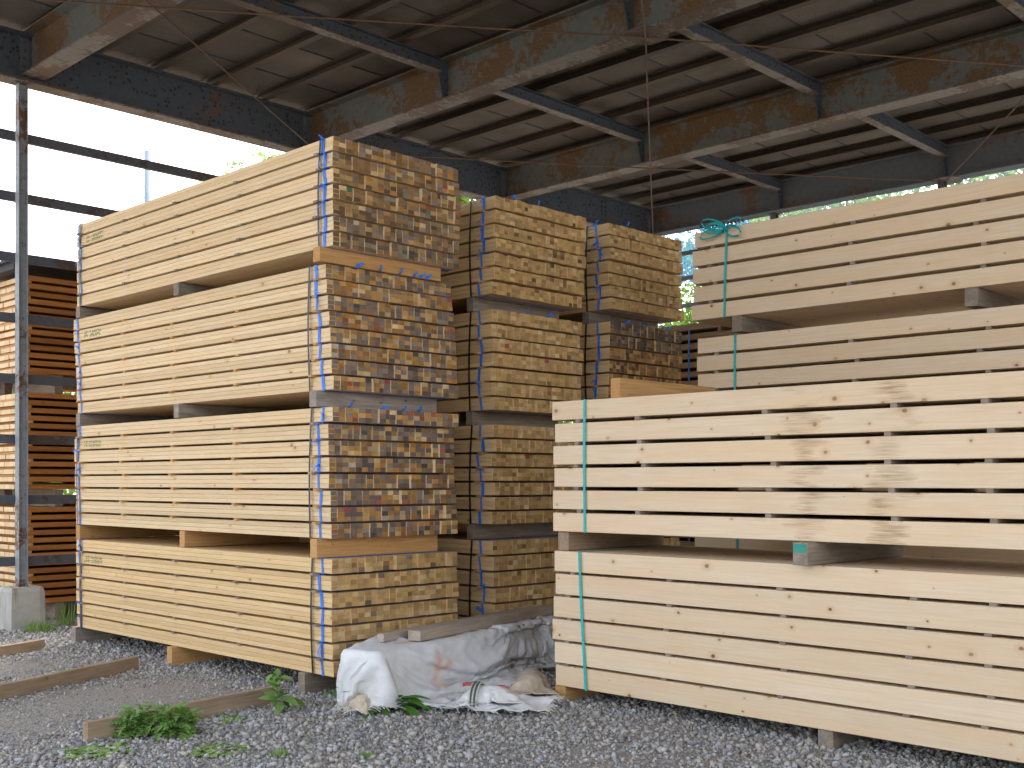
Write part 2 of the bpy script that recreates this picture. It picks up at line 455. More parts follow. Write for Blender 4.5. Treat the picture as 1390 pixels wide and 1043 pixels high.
def build_stones():
    # low dirt mask in the middle strips between the loose bearers
    N = 190000
    X = rng.uniform(1.6, 9.5, N); Y = rng.uniform(0.8, 12.6, N)
    dep = X * FWD.x + Y * FWD.y; lat = X * FWD.y - Y * FWD.x
    px = 695 + F_PX * lat / dep
    keep = (px > -260) & (px < 1650) & (dep > 5.2)
    # hidden deep under stacks
    keep &= ~((X > 6.0) & (Y > 7.4)) & ~((X > 7.2) & (Y < 5.4)) & ~((X > 7.0) & (Y > 5.6) & (Y < 7.0))
    def blob(cx, cy, rx, ry):
        return np.exp(-(((X - cx) / rx) ** 2 + ((Y - cy) / ry) ** 2))
    nz = np.sin(X * 2.3 + Y * 1.1) * .5 + np.sin(X * 1.1 - Y * 2.9 + 1.3) * .5
    dirt = np.clip(1.15 * blob(4.0, 7.9, .9, .75) + 1.0 * blob(3.7, 9.9, 1.0, .55) + .55 * blob(4.8, 3.6, .7, 1.2) + .7 * blob(2.6, 7.6, .6, .8) + .15 * nz, 0, 1)
    keep &= rng.uniform(0, 1, N) > dirt * 0.9
    # thinner far away
    keep &= rng.uniform(0, 1, N) < np.clip(1.25 - (dep - 7) * .07, .4, 1)
    X, Y, dirt = X[keep], Y[keep], dirt[keep]
    n = len(X)
    t = (1 + 5 ** .5) / 2
    ico = np.array([(-1, t, 0), (1, t, 0), (-1, -t, 0), (1, -t, 0), (0, -1, t), (0, 1, t), (0, -1, -t), (0, 1, -t), (t, 0, -1), (t, 0, 1), (-t, 0, -1), (-t, 0, 1)], float)
    ico /= np.linalg.norm(ico[0])
    fac = np.array([(0, 11, 5), (0, 5, 1), (0, 1, 7), (0, 7, 10), (0, 10, 11), (1, 5, 9), (5, 11, 4), (11, 10, 2), (10, 7, 6), (7, 1, 8), (3, 9, 4), (3, 4, 2), (3, 2, 6), (3, 6, 8), (3, 8, 9), (4, 9, 5), (2, 4, 11), (6, 2, 10), (8, 6, 7), (9, 8, 1)])
    r = np.clip(rng.lognormal(math.log(0.0096), .42, n), .0045, .028) * (1 - .45 * dirt)
    V = ico[None] * rng.uniform(.62, 1.34, (n, 12, 1))
    V *= np.stack([rng.uniform(.8, 1.35, n), rng.uniform(.7, 1.1, n), rng.uniform(.5, .85, n)], 1)[:, None]
    # random rotation
    q = rng.normal(size=(n, 4)); q[:, 1:3] *= .45; q /= np.linalg.norm(q, axis=1)[:, None]
    w_, x_, y_, z_ = q.T
    Rm = np.stack([1 - 2 * (y_**2 + z_**2), 2 * (x_*y_ - z_*w_), 2 * (x_*z_ + y_*w_), 2 * (x_*y_ + z_*w_), 1 - 2 * (x_**2 + z_**2), 2 * (y_*z_ - x_*w_), 2 * (x_*z_ - y_*w_), 2 * (y_*z_ + x_*w_), 1 - 2 * (x_**2 + y_**2)], 1).reshape(n, 3, 3)
    V = np.einsum('nij,nvj->nvi', Rm, V) * r[:, None, None]
    Z = r * rng.uniform(.05, .75, n)
    V += np.stack([X, Y, Z], 1)[:, None]
    Fc = fac[None] + (np.arange(n) * 12)[:, None, None]
    me = bpy.data.meshes.new('gravel')
    me.vertices.add(n * 12); me.vertices.foreach_set('co', V.reshape(-1).astype(np.float32))
    nf = n * 20
    me.loops.add(nf * 3); me.loops.foreach_set('vertex_index', Fc.reshape(-1).astype(np.int32))
    me.polygons.add(nf)
    me.polygons.foreach_set('loop_start', np.arange(0, nf * 3, 3, dtype=np.int32))
    try: me.polygons.foreach_set('loop_total', np.full(nf, 3, dtype=np.int32))
    except Exception: pass
    g = rng.uniform(.17, .43, n)
    warm = rng.uniform(-.12, .10, n)
    c = np.stack([g * (1.05 + warm * .6), g, g * (.94 - warm), np.ones(n)], 1)
    at = me.color_attributes.new('tint', 'FLOAT_COLOR', 'POINT')
    at.data.foreach_set('color', np.repeat(c, 12, 0).reshape(-1).astype(np.float32))
    me.materials.append(M['stones'])
    me.update(calc_edges=True); me.validate()
    o = link('gravel', me)
    tag(o, 'loose grey crushed gravel spread over the yard floor', 'gravel', kind='stuff')
build_stones()

# ------------------------------------------------------------------ shed
shed = empty('open_shed', (8.9, 6, 0))
tag(shed, 'open steel shed with rusty girders and board roof over the lumber stacks', 'shed')
SO = Vector((8.9, 6, 0))
def sb(mb, name, mats, parent=None, smooth=False):
    """build shed part given in world coordinates"""
    mb.v = [tuple(Vector(p) - SO) for p in mb.v]
    return mb.build(name, mats, shed if parent is None else parent, smooth=smooth)
GX = [1.5, 5.2, 8.9, 12.6, 16.25]
RY = [12.4, 9.72, 7.0, 4.3, 1.6, -1.1, -3.8]
GZ0, GZ1 = 6.0, 6.48
YA, YB_ = -5.0, 12.4
def ibeam(mb, axis, c0, lo, hi, z0, z1, fw, tf=.018, tw=.012):
    """axis 'y': beam along Y at x=c0 between lo..hi"""
    def bx(a0, a1, zz0, zz1, m):
        if axis == 'y': mb.box((c0 + a0, lo, zz0), (c0 + a1, hi, zz1), m)
        else: mb.box((lo, c0 + a0, zz0), (hi, c0 + a1, zz1), m)
    bx(-fw / 2, fw / 2, z0, z0 + tf, 1)
    bx(-fw / 2, fw / 2, z1 - tf, z1, 0)
    bx(-tw / 2, tw / 2, z0 + tf, z1 - tf, 0)
girders = []
for i, gx in enumerate(GX):
    mb = MB(); ibeam(mb, 'y', gx, YA, YB_ - .02, GZ0, GZ1, .25)
    if i == 4:
        g = sb(mb, 'girder', [M['steel_grey'], M['steel_grey']])
    else:
        g = sb(mb, 'girder', [M['steel_rust'], M['steel_flange']])
    girders.append(g)
    # tapered stiffener plates under each strut
    for ry in RY[1:]:
        for sgn in (-1, 1):
            if (i == 0 and sgn < 0) or (i == 4 and sgn > 0): continue
            mb = MB(); x0 = gx + sgn * .007; x1 = gx + sgn * .16; x2 = gx + sgn * .085
            for dy in (-.005, .005): pass
            a = [(x0, GZ0 + .02), (x2, GZ0 + .02), (x1, GZ1 - .16), (x1, GZ1 - .02), (x0, GZ1 - .02)]
            n = len(mb.v)
            mb.v += [(x, ry - .005, z) for x, z in a] + [(x, ry + .005, z) for x, z in a]
            mb.f += [tuple(range(5)), tuple(reversed(range(5, 10)))] + [(k, k + 5, (k + 1) % 5 + 5, (k + 1) % 5) for k in range(5)]
            mb.m += [0] * 7; mb.c += [None] * 7
            sb(mb, 'stiffener_plate', M['steel_blue'], g)
# end beam, along X over the open gable side
mb = MB(); ibeam(mb, 'x', 12.4 + .02, -2.0, 16.6, 5.93, 6.46, .22, tf=.02)
endb = sb(mb, 'end_beam', [M['steel_blue'], M['steel_flange']])
for gx in GX[1:]:
    for s_ in (-1, 1):
        mb = MB(); mb.box((gx + s_ * .075 - .045, 12.395, 5.99), (gx + s_ * .075 + .045, 12.412, 6.42))
        sb(mb, 'cleat', M['steel_grey'], endb)
        mb = MB()
        for k in range(5):
            mb.box((gx + s_ * .085 - .014, 12.375, 6.02 + k * .085), (gx + s_ * .085 + .014, 12.396, 6.048 + k * .085))
        sb(mb, 'bolt_row', M['steel_girt'], endb)
for bx_ in (14.9,):
    mb = MB()
    for k in range(6):
        for j in range(2):
            mb.box((bx_ + j * .1, 12.385, 5.99 + k * .075), (bx_ + .03 + j * .1, 12.41, 6.02 + k * .075))
    sb(mb, 'bolt_row', M['steel_girt'], endb)
# splice bolts under the outer girder
mb = MB()
for k in range(11):
    for j in (-1, 1):
        mb.box((16.25 + j * .07 - .014, 10.5 + k * .075, 5.965), (16.25 + j * .07 + .014, 10.53 + k * .075, 6.001))
sb(mb, 'splice_bolts', M['steel_girt'], girders[4])
# struts between girders
for i in range(len(GX) - 1):
    for ry in RY[1:]:
        mb = MB()
        lo, hi = GX[i] + .15, GX[i + 1] - .15
        z0, z1 = 6.315, 6.47
        mb.box((lo, ry - .06, z0), (hi, ry + .06, z0 + .012), 1)
        mb.box((lo, ry - .06, z1 - .012), (hi, ry + .06, z1), 0)
        mb.box((lo, ry - .006, z0 + .012), (hi, ry + .006, z1 - .012), 0)
        sb(mb, 'strut', [M['steel_blue'], M['steel_flange']])
# purlins (channels along Y)
PX = []
for i in range(len(GX) - 1):
    for k in range(5):
        PX.append(GX[i] + (GX[i + 1] - GX[i]) * k / 5)
PX.append(GX[-1])
for k, x in enumerate(PX):
    mb = MB(); z0, z1 = GZ1 + .004, GZ1 + .104
    mb.box((x - .045, YA - .2, z0), (x + .045, YB_ + .2, z0 + .008))
    mb.box((x - .045, YA - .2, z1 - .008), (x + .045, YB_ + .2, z1))
    mb.box((x + .037, YA - .2, z0 + .008), (x + .045, YB_ + .2, z1 - .008))
    sb(mb, 'purlin', M['purlin'])
# roof boards: each about 1.48 x 0.9 m with joint cover strips
zb = GZ1 + .108
ny = 20; y0r, y1r = YA - .2, YB_ + .25
pitch = (y1r - y0r) / ny
mbb = {}
cnt = 0
for k in range(0, len(PX) - 1, 2):
    xa, xb = PX[k], PX[min(k + 2, len(PX) - 1)]
    if k == 0: xa -= .3
    if k + 2 >= len(PX) - 1: xb += .35
    for j in range(ny):
        ya = y0r + j * pitch; yb = ya + pitch
        key = round(xb - xa, 3)
        if key not in mbb:
            m_ = MB(); m_.box((-(xb - xa) / 2 + .003, -pitch / 2 + .006, 0), ((xb - xa) / 2 - .003, pitch / 2 - .006, .03)); mbb[key] = m_.mesh('roof_board', M['roof_board'])
        link('roof_board', mbb[key], shed, Vector(((xa + xb) / 2, (ya + yb) / 2, zb + random.uniform(0, .004))) - SO)
for j in range(1, ny):
    ya = y0r + j * pitch
    mb = MB(); mb.box((PX[0] - .3, ya - .012, zb - .006), (PX[-1] + .35, ya + .012, zb - .0005))
    sb(mb, 'joint_strip', M['cover'])
# corrugated outer roof above the boards
mb = MB()
nW = 240
xs = np.linspace(y0r - .05, y1r + .05, nW)
for i in range(nW - 1):
    za = zb + .06 + .018 * math.sin(xs[i] * 48); zc = zb + .06 + .018 * math.sin(xs[i + 1] * 48)
    mb.quad([(PX[0] - .4, xs[i], za), (PX[-1] + .45, xs[i], za), (PX[-1] + .45, xs[i + 1], zc), (PX[0] - .4, xs[i + 1], zc)])
sb(mb, 'roof_sheet', M['steel_grey'])
# brace rods in the plane of the girder flanges, crossing two bays at a time
zr = 5.985
def rod(a, b, sag=.02):
    mb = MB(); n = 8
    pts = []
    for k in range(n + 1):
        t = k / n
        pts.append((a[0] + (b[0] - a[0]) * t, a[1] + (b[1] - a[1]) * t, zr - .01 - sag * 4 * t * (1 - t)))
    mb.tube(pts, .009, 6); sb(mb, 'brace_rod', M['rod'], smooth=True)
for a, b in (((8.9, 12.3), (1.5, 7.0)), ((8.9, 6.85), (1.5, 12.3)), ((8.9, 6.85), (16.2, 12.3)), ((8.9, 12.3), (16.2, 7.0)), ((8.9, 6.85), (16.2, 1.6)), ((16.2, 7.0), (8.9, 1.6)), ((8.9, 6.85), (1.5, 1.6)), ((1.5, 7.0), (8.9, 1.6))):
    rod(a, b)
for gx, gy in ((8.9, 6.85), (16.25, 7.0), (12.6, 9.7)):
    mb = MB()
    p = [(-.22, -.1), (-.1, -.2), (.1, -.2), (.22, -.1), (.22, .1), (.1, .2), (-.1, .2), (-.22, .1)]
    if gx == 12.6: p = [(x * .4, y * .4) for x, y in p]
    n = 8
    mb.v += [(gx + x, gy + y, 5.988) for x, y in p] + [(gx + x, gy + y, 5.998) for x, y in p]
    mb.f += [tuple(reversed(range(8))), tuple(range(8, 16))] + [(k, (k + 1) % 8, (k + 1) % 8 + 8, k + 8) for k in range(8)]
    mb.m += [0] * 10; mb.c += [None] * 10
    sb(mb, 'gusset_plate', M['steel_flange'])
# posts
def post(x, y, top, foot=True, mat='steel_grey'):
    mb = MB(); h = .05; z0 = .45 if foot else 0.0
    mb.box((x - h, y - h, z0), (x - h + .008, y + h, top), 0)
    mb.box((x + h - .008, y - h, z0), (x + h, y + h, top), 0)
    mb.box((x - h + .008, y - .004, z0), (x + h - .008, y + .004, top), 0)
    p = sb(mb, 'post', M[mat])
    mb = MB(); mb.box((x - .09, y - .06, top - .012), (x + .09, y + .06, top)); sb(mb, 'cap_plate', M['steel_flange'], p)
    if foot:
        bm = MB(); a, b = .185, .165; z1 = .47
        v = [(-a, -a, -.05), (a, -a, -.05), (a, a, -.05), (-a, a, -.05), (-a, -a, z1 - .05), (a, -a, z1 - .05), (a, a, z1 - .05), (-a, a, z1 - .05), (-b, -b, z1), (b, -b, z1), (b, b, z1), (-b, b, z1)]
        v = [(q[0] * (1 if i < 4 else .96), q[1] * (1 if i < 4 else .96), q[2]) for i, q in enumerate(v)]
        bm.v = [(x + q[0], y + q[1], q[2]) for q in v]
        bm.f = [(3, 2, 1, 0), (8, 9, 10, 11)] + [(k, (k + 1) % 4, (k + 1) % 4 + 4, k + 4) for k in range(4)] + [(k + 4, (k + 1) % 4 + 4, (k + 1) % 4 + 8, k + 8) for k in range(4)]
        bm.m = [0] * 10; bm.c = [None] * 10
        sb(bm, 'footing', M['concrete'])
    return p
post(5.1, 12.42, 5.93, mat='steel_post')
for y in (9.9, 7.1, 1.6): post(16.3, y, 6.0, mat='steel_girt')
post(12.6, 12.42, 5.93); post(16.3, 12.42, 5.93); post(1.5, 12.42, 5.93)
post(1.5, -4.0, 6.0); post(16.3, -4.0, 6.0)
for z in (5.37, 4.71, 4.05, 3.39, 2.73, 2.07, 1.41, .74):
    mb = MB(); y = 12.49
    mb.box((-2, y, z - .05), (16.3, y + .006, z + .05)); mb.box((-2, y + .006, z + .044), (16.3, y + .055, z + .05)); mb.box((-2, y + .006, z - .05), (16.3, y + .055, z - .044))
    sb(mb, 'girt', M['steel_girt'])
for z in (5.62, 5.18, 4.7, 4.0, 3.3, 2.6):
    mb = MB(); x = 16.37
    mb.box((x, -5, z - .04), (x + .006, 12.4, z + .04)); mb.box((x + .006, -5, z + .034), (x + .05, 12.4, z + .04))
    sb(mb, 'girt', M['steel_girt'])

# translucent wavy panels hung below the outer girder
def clear_panel(name, tintc, op):
    a = NT(name, 0.4, 0.4)
    n = a.noise(a.vmul(a.coord(), (1, 6, .8)), 2.5, 4, .6)
    a.out(a.mix(n, tintc, tuple(x * .8 for x in tintc)))
    tr = a.n('BsdfTranslucent'); a.set(tr.inputs[0], (*tintc, 1))
    tp = a.n('BsdfTransparent')
    m1 = a.n('MixShader'); m1.inputs[0].default_value = .6
    a.t.links.new(a.b.outputs[0], m1.inputs[1]); a.t.links.new(tr.outputs[0], m1.inputs[2])
    m2_ = a.n('MixShader'); a.set(m2_.inputs[0], a.math('ADD', a.math('MULTIPLY', n, .3), op))
    a.t.links.new(tp.outputs[0], m2_.inputs[1]); a.t.links.new(m1.outputs[0], m2_.inputs[2])
    a.t.links.new(m2_.outputs[0], a.t.nodes['Material Output'].inputs[0])
    return a.m
M['panel_clear'] = clear_panel('panel_clear', (0.30, 0.40, 0.46), .12)
M['panel_blue'] = clear_panel('panel_blue', (0.06, 0.19, 0.42), .45)
for k in range(18):
    ya = 12.35 - k * .92; n_ = 28; mb = MB(); z0p, z1p = (5.1, 6.1)
    for i in range(n_):
        a0, a1 = i / n_, (i + 1) / n_
        y0_, y1_ = ya - .95 * a0, ya - .95 * a1
        x0_, x1_ = 16.45 + .012 * math.sin(y0_ * 80) + .004 * (k % 2), 16.45 + .012 * math.sin(y1_ * 80) + .004 * (k % 2)
        mb.quad([(x0_, y0_, z0p), (x0_, y0_, z1p), (x1_, y1_, z1p), (x1_, y1_, z0p)])
    sb(mb, 'clear_panel', M['panel_blue'] if k in (0, 1) else M['panel_clear'], smooth=True)

# ------------------------------------------------------------------ lumber bundles
def lerpc(a, b, t): return tuple(x + (y - x) * t for x, y in zip(a, b))
TAN = (0.48, 0.30, 0.125); OCH = (0.54, 0.35, 0.15); LIGHT = (0.60, 0.44, 0.24); BRN = (0.27, 0.16, 0.075); DBR = (0.13, 0.085, 0.05)
GRY = (0.23, 0.185, 0.15); DGR = (0.10, 0.088, 0.082); PUR = (0.19, 0.145, 0.13); RED = (0.36, 0.09, 0.075); PALE = (0.44, 0.38, 0.31); GRN = (0.06, 0.19, 0.09); ORB = (0.42, 0.21, 0.065)
def pick(weights):
    t = random.random() * sum(w_ for _, w_ in weights)
    for c, w_ in weights:
        t -= w_
        if t <= 0: break
    c = lerpc(c, BRN, random.uniform(0, .3)); k = random.uniform(.72, 1.15)
    return (c[0] * k, c[1] * k * random.uniform(.96, 1.03), c[2] * k * random.uniform(.9, 1.05))
def pal_a1(r, f):   # f = 0 at the top .. 1 at the bottom
    if f > .8: return pick([(DGR, 3), (GRY, 4), (DBR, 3), (BRN, 3), (PALE, .3), (TAN, .5)])
    if f > .5: return pick([(BRN, 5), (GRY, 4.0), (DBR, 2.6), (TAN, 1.2), (LIGHT, .5), (PALE, .3)])
    return pick([(BRN, 7), (TAN, 1.6), (ORB, .8), (GRY, 3.0), (LIGHT, .5), (DBR, 2.0), (RED, .06), (GRN, .15)])
def mk_a23(seq):
    def f_(r, f):
        g = seq[r % len(seq)]
        return pick([(ORB, 5 * (1 - g) + .8), (TAN, 4 * (1 - g) + .8), (BRN, 2), (PUR, 4.5 * g + .3), (GRY, 4 * g + .3), (DGR, 2 * g), (LIGHT, .7), (RED, .35), (PALE, .15)])
    return f_
pal_a2 = mk_a23([.75, .2, .8, .6, .55, .5, .8, .6])
pal_a3 = mk_a23([.65, .7, .65, .55, .6, .8, .5, .8])
def pal_a4(r, f): return pick([(OCH, 8), (TAN, 5), (LIGHT, 3), (BRN, .55), (PUR, .35), (DGR, .06)])
def pal_b1(r, f): return pick([(OCH, 6), (TAN, 6), (LIGHT, 1.5), (BRN, .6), (DBR, .4)])
def pal_b(r, f): return pick([(OCH, 8), (TAN, 4), (LIGHT, 2.4), (BRN, .4), (RED, .05)])
def pal_c2(r, f):
    if r < 2: return pick([(DGR, 5), (GRY, 3), (DBR, 3), (BRN, 1.5)])
    return pick([(BRN, 4), (ORB, 4), (TAN, 2), (DBR, 2)])

def bow_into(mb, x, y, z, s=1.0):
    """small knotted bow lying on a long face (face normal -X)"""
    for k in range(random.choice((2, 3))):
        a = random.uniform(0, 2 * math.pi)
        L = random.uniform(.03, .085) * s
        pts = []
        for t in (0, .3, .65, 1):
            pts.append((x - .004 - .02 * math.sin(t * 2.2), y + math.cos(a) * L * t, z + math.sin(a) * L * t - .03 * t * t))
        wd = (0.25, -math.sin(a), math.cos(a))
        mb.strip(pts, wd, random.uniform(.007, .017) * s)
    mb.box((x - .008, y - .008, z - .009), (x - .001, y + .008, z + .009))

def stick_bundle(label, group, org, z0, z1, rows, W, L, pal, side, cols=21, layers=3, n_parts=300, dy=None, sticker_mat='wood_tan', bands=(.17, -.12), tie_y=.12, stamp=False, xj=.006, sgap=.0006, tails=0):
    gap = .0175
    pitch = (z1 - z0 + gap) / rows
    sh = (pitch - gap) / layers
    sw = W / cols
    E = empty('stick_bundle', (org[0], org[1], z0))
    tag(E, label, 'lumber bundle', group)
    variants = []
    for k in range(4):
        m_ = MB()
        m_.cbox((-sw / 2 + sgap, -L / 2, -sh / 2 + sgap * .6), (sw / 2 - sgap, L / 2, sh / 2 - sgap * .6), .0028, 0, 1)
        variants.append(m_.mesh('stick', [M[side], M['end']]))
    inner = []
    for k in range(4):
        m_ = MB(); e_ = random.uniform(.0, .0008)
        m_.box((-sw / 2 + e_, -L / 2, -sh / 2 + .0002), (sw / 2 - e_, L / 2, sh / 2 - .0002), 0, mend=1)
        inner.append(m_.mesh('stick', [M[side], M['end']]))
    rest = MB()
    cj = {}
    parts = 0
    for c in range(cols):
        for r in range(rows):
            roff = (dy[r] if dy else 0)
            grp = c // random.choice((1, 1, 2))
            jc = cj.setdefault((r, grp), random.gauss(0, .006) + (random.choice((-.02, .02)) if random.random() < .12 else 0)) if c else 0.0
            rx = cj.setdefault(('x', r), random.uniform(-xj, xj))
            for l in range(layers):
                f = 1 - (r + .5) / rows
                tint = pal(rows - 1 - r, f)
                x = sw * (c + .5) + rx + random.uniform(-.0012, .0012); z = pitch * r + sh * (l + .5)
                y = L / 2 + roff + jc + random.uniform(-.003, .003)
                if parts < n_parts:
                    link('stick', random.choice(variants if c == 0 else inner), E, (x, y, z), color=(*tint, 1)); parts += 1
                else:
                    rest.box((x - sw / 2 + .0003, y - L / 2, z - sh / 2 + .0002), (x + sw / 2 - .0003, y + L / 2, z + sh / 2 - .0002), 0, mend=1, tint=tint)
    if rest.v:
        o = rest.build('remaining_sticks', [M[side], M['end']], E, tint=True)
        o.color = (0, 0, 0, 1); tag(o, kind='stuff')
    # stickers between the rows
    ys = [.16, .30 * L, .54 * L, .76 * L, L - .14]
    sm = MB(); sm.box((-W / 2 - .01, -.0225, -gap / 2 + .0006), (W / 2 + .01, .0225, gap / 2 - .0006)); sme = sm.mesh('sticker', M[sticker_mat])
    for r in range(rows - 1):
        z = pitch * (r + 1) - gap / 2
        for k, yy in enumerate(ys):
            link('sticker', sme, E, (W / 2 + random.uniform(-.018, .004) - (.0 if k not in (0, 4) else random.uniform(0, .03)), yy + random.uniform(-.035, .035), z))
    # black bands
    for by in bands:
        yb = by if by > 0 else L + by
        H = z1 - z0
        mb = MB(); t = .0016; o_ = .014; wd = .011
        n_ = 8
        lean = random.uniform(-.02, .02)
        for k in range(n_):
            a0, a1 = k / n_, (k + 1) / n_
            q = lambda a: (-o_ - .006 * math.sin(a * math.pi), yb + (a - .5) * lean + .012 * math.sin(a * 3.1), a * H)
            p0, p1 = q(a0), q(a1)
            mb.quad([(p0[0], p0[1] - wd, p0[2]), (p0[0], p0[1] + wd, p0[2]), (p1[0], p1[1] + wd, p1[2]), (p1[0], p1[1] - wd, p1[2])])
        ya, yc = q(0)[1], q(1)[1]
        mb.box((-o_, ya - wd, -.004), (W + o_, ya + wd, -.0012)); mb.box((-o_, yc - wd, H + .0012), (W + o_, yc + wd, H + .004))
        mb.box((W + o_, ya - wd, -.003), (W + o_ + .002, ya + wd, H + .003))
        mb.build('strap', M['black'], E)
    # blue ribbons round every row
    for end in (0, 1):
        for r in range(rows):
            yb = (tie_y if end == 0 else L - tie_y * .8) + (dy[r] if dy else 0) + random.uniform(-.018, .018)
            za, zc = pitch * r + .0005, pitch * r + sh * layers - .0005
            rx = cj[('x', r)]
            mb = MB(); wd = random.uniform(.011, .019); sl_ = random.uniform(-.01, .01)
            x = rx - .0045
            mb.quad([(x, yb - wd - sl_, za - .004), (x, yb + wd * .9 - sl_, za - .004), (x - .002, yb + wd + sl_, zc + .004), (x - .002, yb - wd * .8 + sl_, zc + .004)])
            mb.box((x, yb - wd, zc + .001), (W + .004, yb + wd, zc + .003)); mb.box((x, yb - wd, za - .003), (W + .004, yb + wd, za - .001))
            if random.random() < .45: bow_into(mb, x - .002, yb, random.choice((zc, zc, (za + zc) / 2)))
            mb.build('blue_tie', M['blue'], E)
    # loose ribbon tails on top, over the end
    for k in range(tails):
        mb = MB(); xx = random.uniform(.15, .85) * W; a = random.uniform(-.9, .9); h = z1 - z0
        mb.strip([(xx, .02, h + .004), (xx + .02 * a, -.01, h + .02), (xx + .06 * a, -.02, h + .05 - .02 * abs(a))], (math.cos(a), 0, -math.sin(a)), .02)
        mb.build('ribbon_tail', M['blue'], E)
    if stamp:
        mb = MB(); zz = pitch * (rows - 2) + .015
        for ln in range(2):
            yy = L - .22
            for g_ in range(8):
                if g_ == 2: yy -= .03
                for s_ in range(5):
                    a = yy - random.uniform(0, .026); b = zz + ln * .036 + random.uniform(.002, .028)
                    if random.random() < .5: mb.box((-.009, a - .010, b), (-.0078, a, b + .005))
                    else: mb.box((-.009, a - .005, b - .004), (-.0078, a, b + .010))
                yy -= .040
        mb.build('ink_stamp', M['green_ink'], E)
    return E

GA = 'bundles of the blue-tied stack beside the weeds'
GB = 'bundles of the middle blue-tied stack'
GC = 'bundles of the blue-tied stack nearest the far eave'
A = [(5.05, 6.77, 3.343, 4.15, 7), (5.06, 6.83, 2.286, 3.226, 8), (5.05, 6.82, 1.183, 2.156, 8), (5.05, 6.78, .167, 1.033, 7)]
LA = 4.2; WA = 1.265
stick_bundle('topmost bundle of the stack beside the weeds, dark brown stick ends', GA, A[0], A[0][2], A[0][3], 7, WA, LA, pal_a1, 'wood_cream', stamp=True, sticker_mat='wood_grey', bands=(.14, -.1), tie_y=.10, xj=.004)
stick_bundle('second bundle from the top in the stack beside the weeds, purplish and red ends', GA, A[1], A[1][2], A[1][3], 8, WA, LA, pal_a2, 'wood_cream', stamp=True, dy=[-.05, -.035, -.02, -.005, .005, .012, .02, .05], bands=(.22,), tie_y=.12, tails=6, xj=.008)
stick_bundle('third bundle down in the stack beside the weeds, grey stained ends', GA, A[2], A[2][2], A[2][3], 8, WA, LA, pal_a3, 'wood_cream', stamp=True, dy=[-.03, -.01, -.015, .01, .0, -.005, .01, -.05], bands=(.2, -.1), tie_y=.12, tails=5, xj=.008)
stick_bundle('lowest bundle of the stack beside the weeds, clean yellow ends', GA, A[3], A[3][2], A[3][3], 7, WA, LA, pal_a4, 'wood_yellow', stamp=True, sticker_mat='wood_grey', dy=[-.02, -.01, .0, .0, -.0, .01, .0], bands=(.22, -.13), tie_y=.12, tails=0, xj=.004)
B = [(6.88, 6.93, 3.228, 4.07), (6.89, 6.95, 2.229, 3.096), (6.89, 6.94, 1.238, 2.098), (6.89, 6.94, .15, 1.092)]
nmB = ['topmost bundle of the middle blue-tied stack, ochre ends with dark knots', 'second bundle from the top in the middle blue-tied stack', 'third bundle down in the middle blue-tied stack', 'lowest bundle of the middle blue-tied stack, behind the tarpaulin']
for k, b in enumerate(B):
    stick_bundle(nmB[k], GB, b, b[2], b[3], 7, 1.18, LA, pal_b1 if k == 0 else pal_b, 'wood_yellow', cols=20, bands=(.27,), tie_y=.15, tails=3 if k < 2 else 0, xj=.006, dy=[random.uniform(-.03, .03) for _ in range(7)])
C = [(8.57, 7.04, 3.293, 4.13), (8.57, 7.05, 2.3, 3.168), (8.57, 7.04, 1.3, 2.17), (8.57, 7.04, .15, 1.17)]
nmC = ['topmost bundle of the blue-tied stack nearest the far eave, ochre ends', 'second bundle from the top in the stack nearest the far eave, blackened ends', 'third bundle down in the blue-tied stack nearest the far eave', 'lowest bundle of the blue-tied stack nearest the far eave']
for k, b in enumerate(C):
    stick_bundle(nmC[k], GC, b, b[2], b[3], 7, 1.19, LA, (pal_b, pal_c2, pal_b, pal_b)[k], 'wood_yellow', cols=20, n_parts=300 if k < 2 else 21, bands=(.27,), tie_y=.14, tails=(1, 5, 0, 0)[k], dy=[random.uniform(-.03, .03) for _ in range(7)])

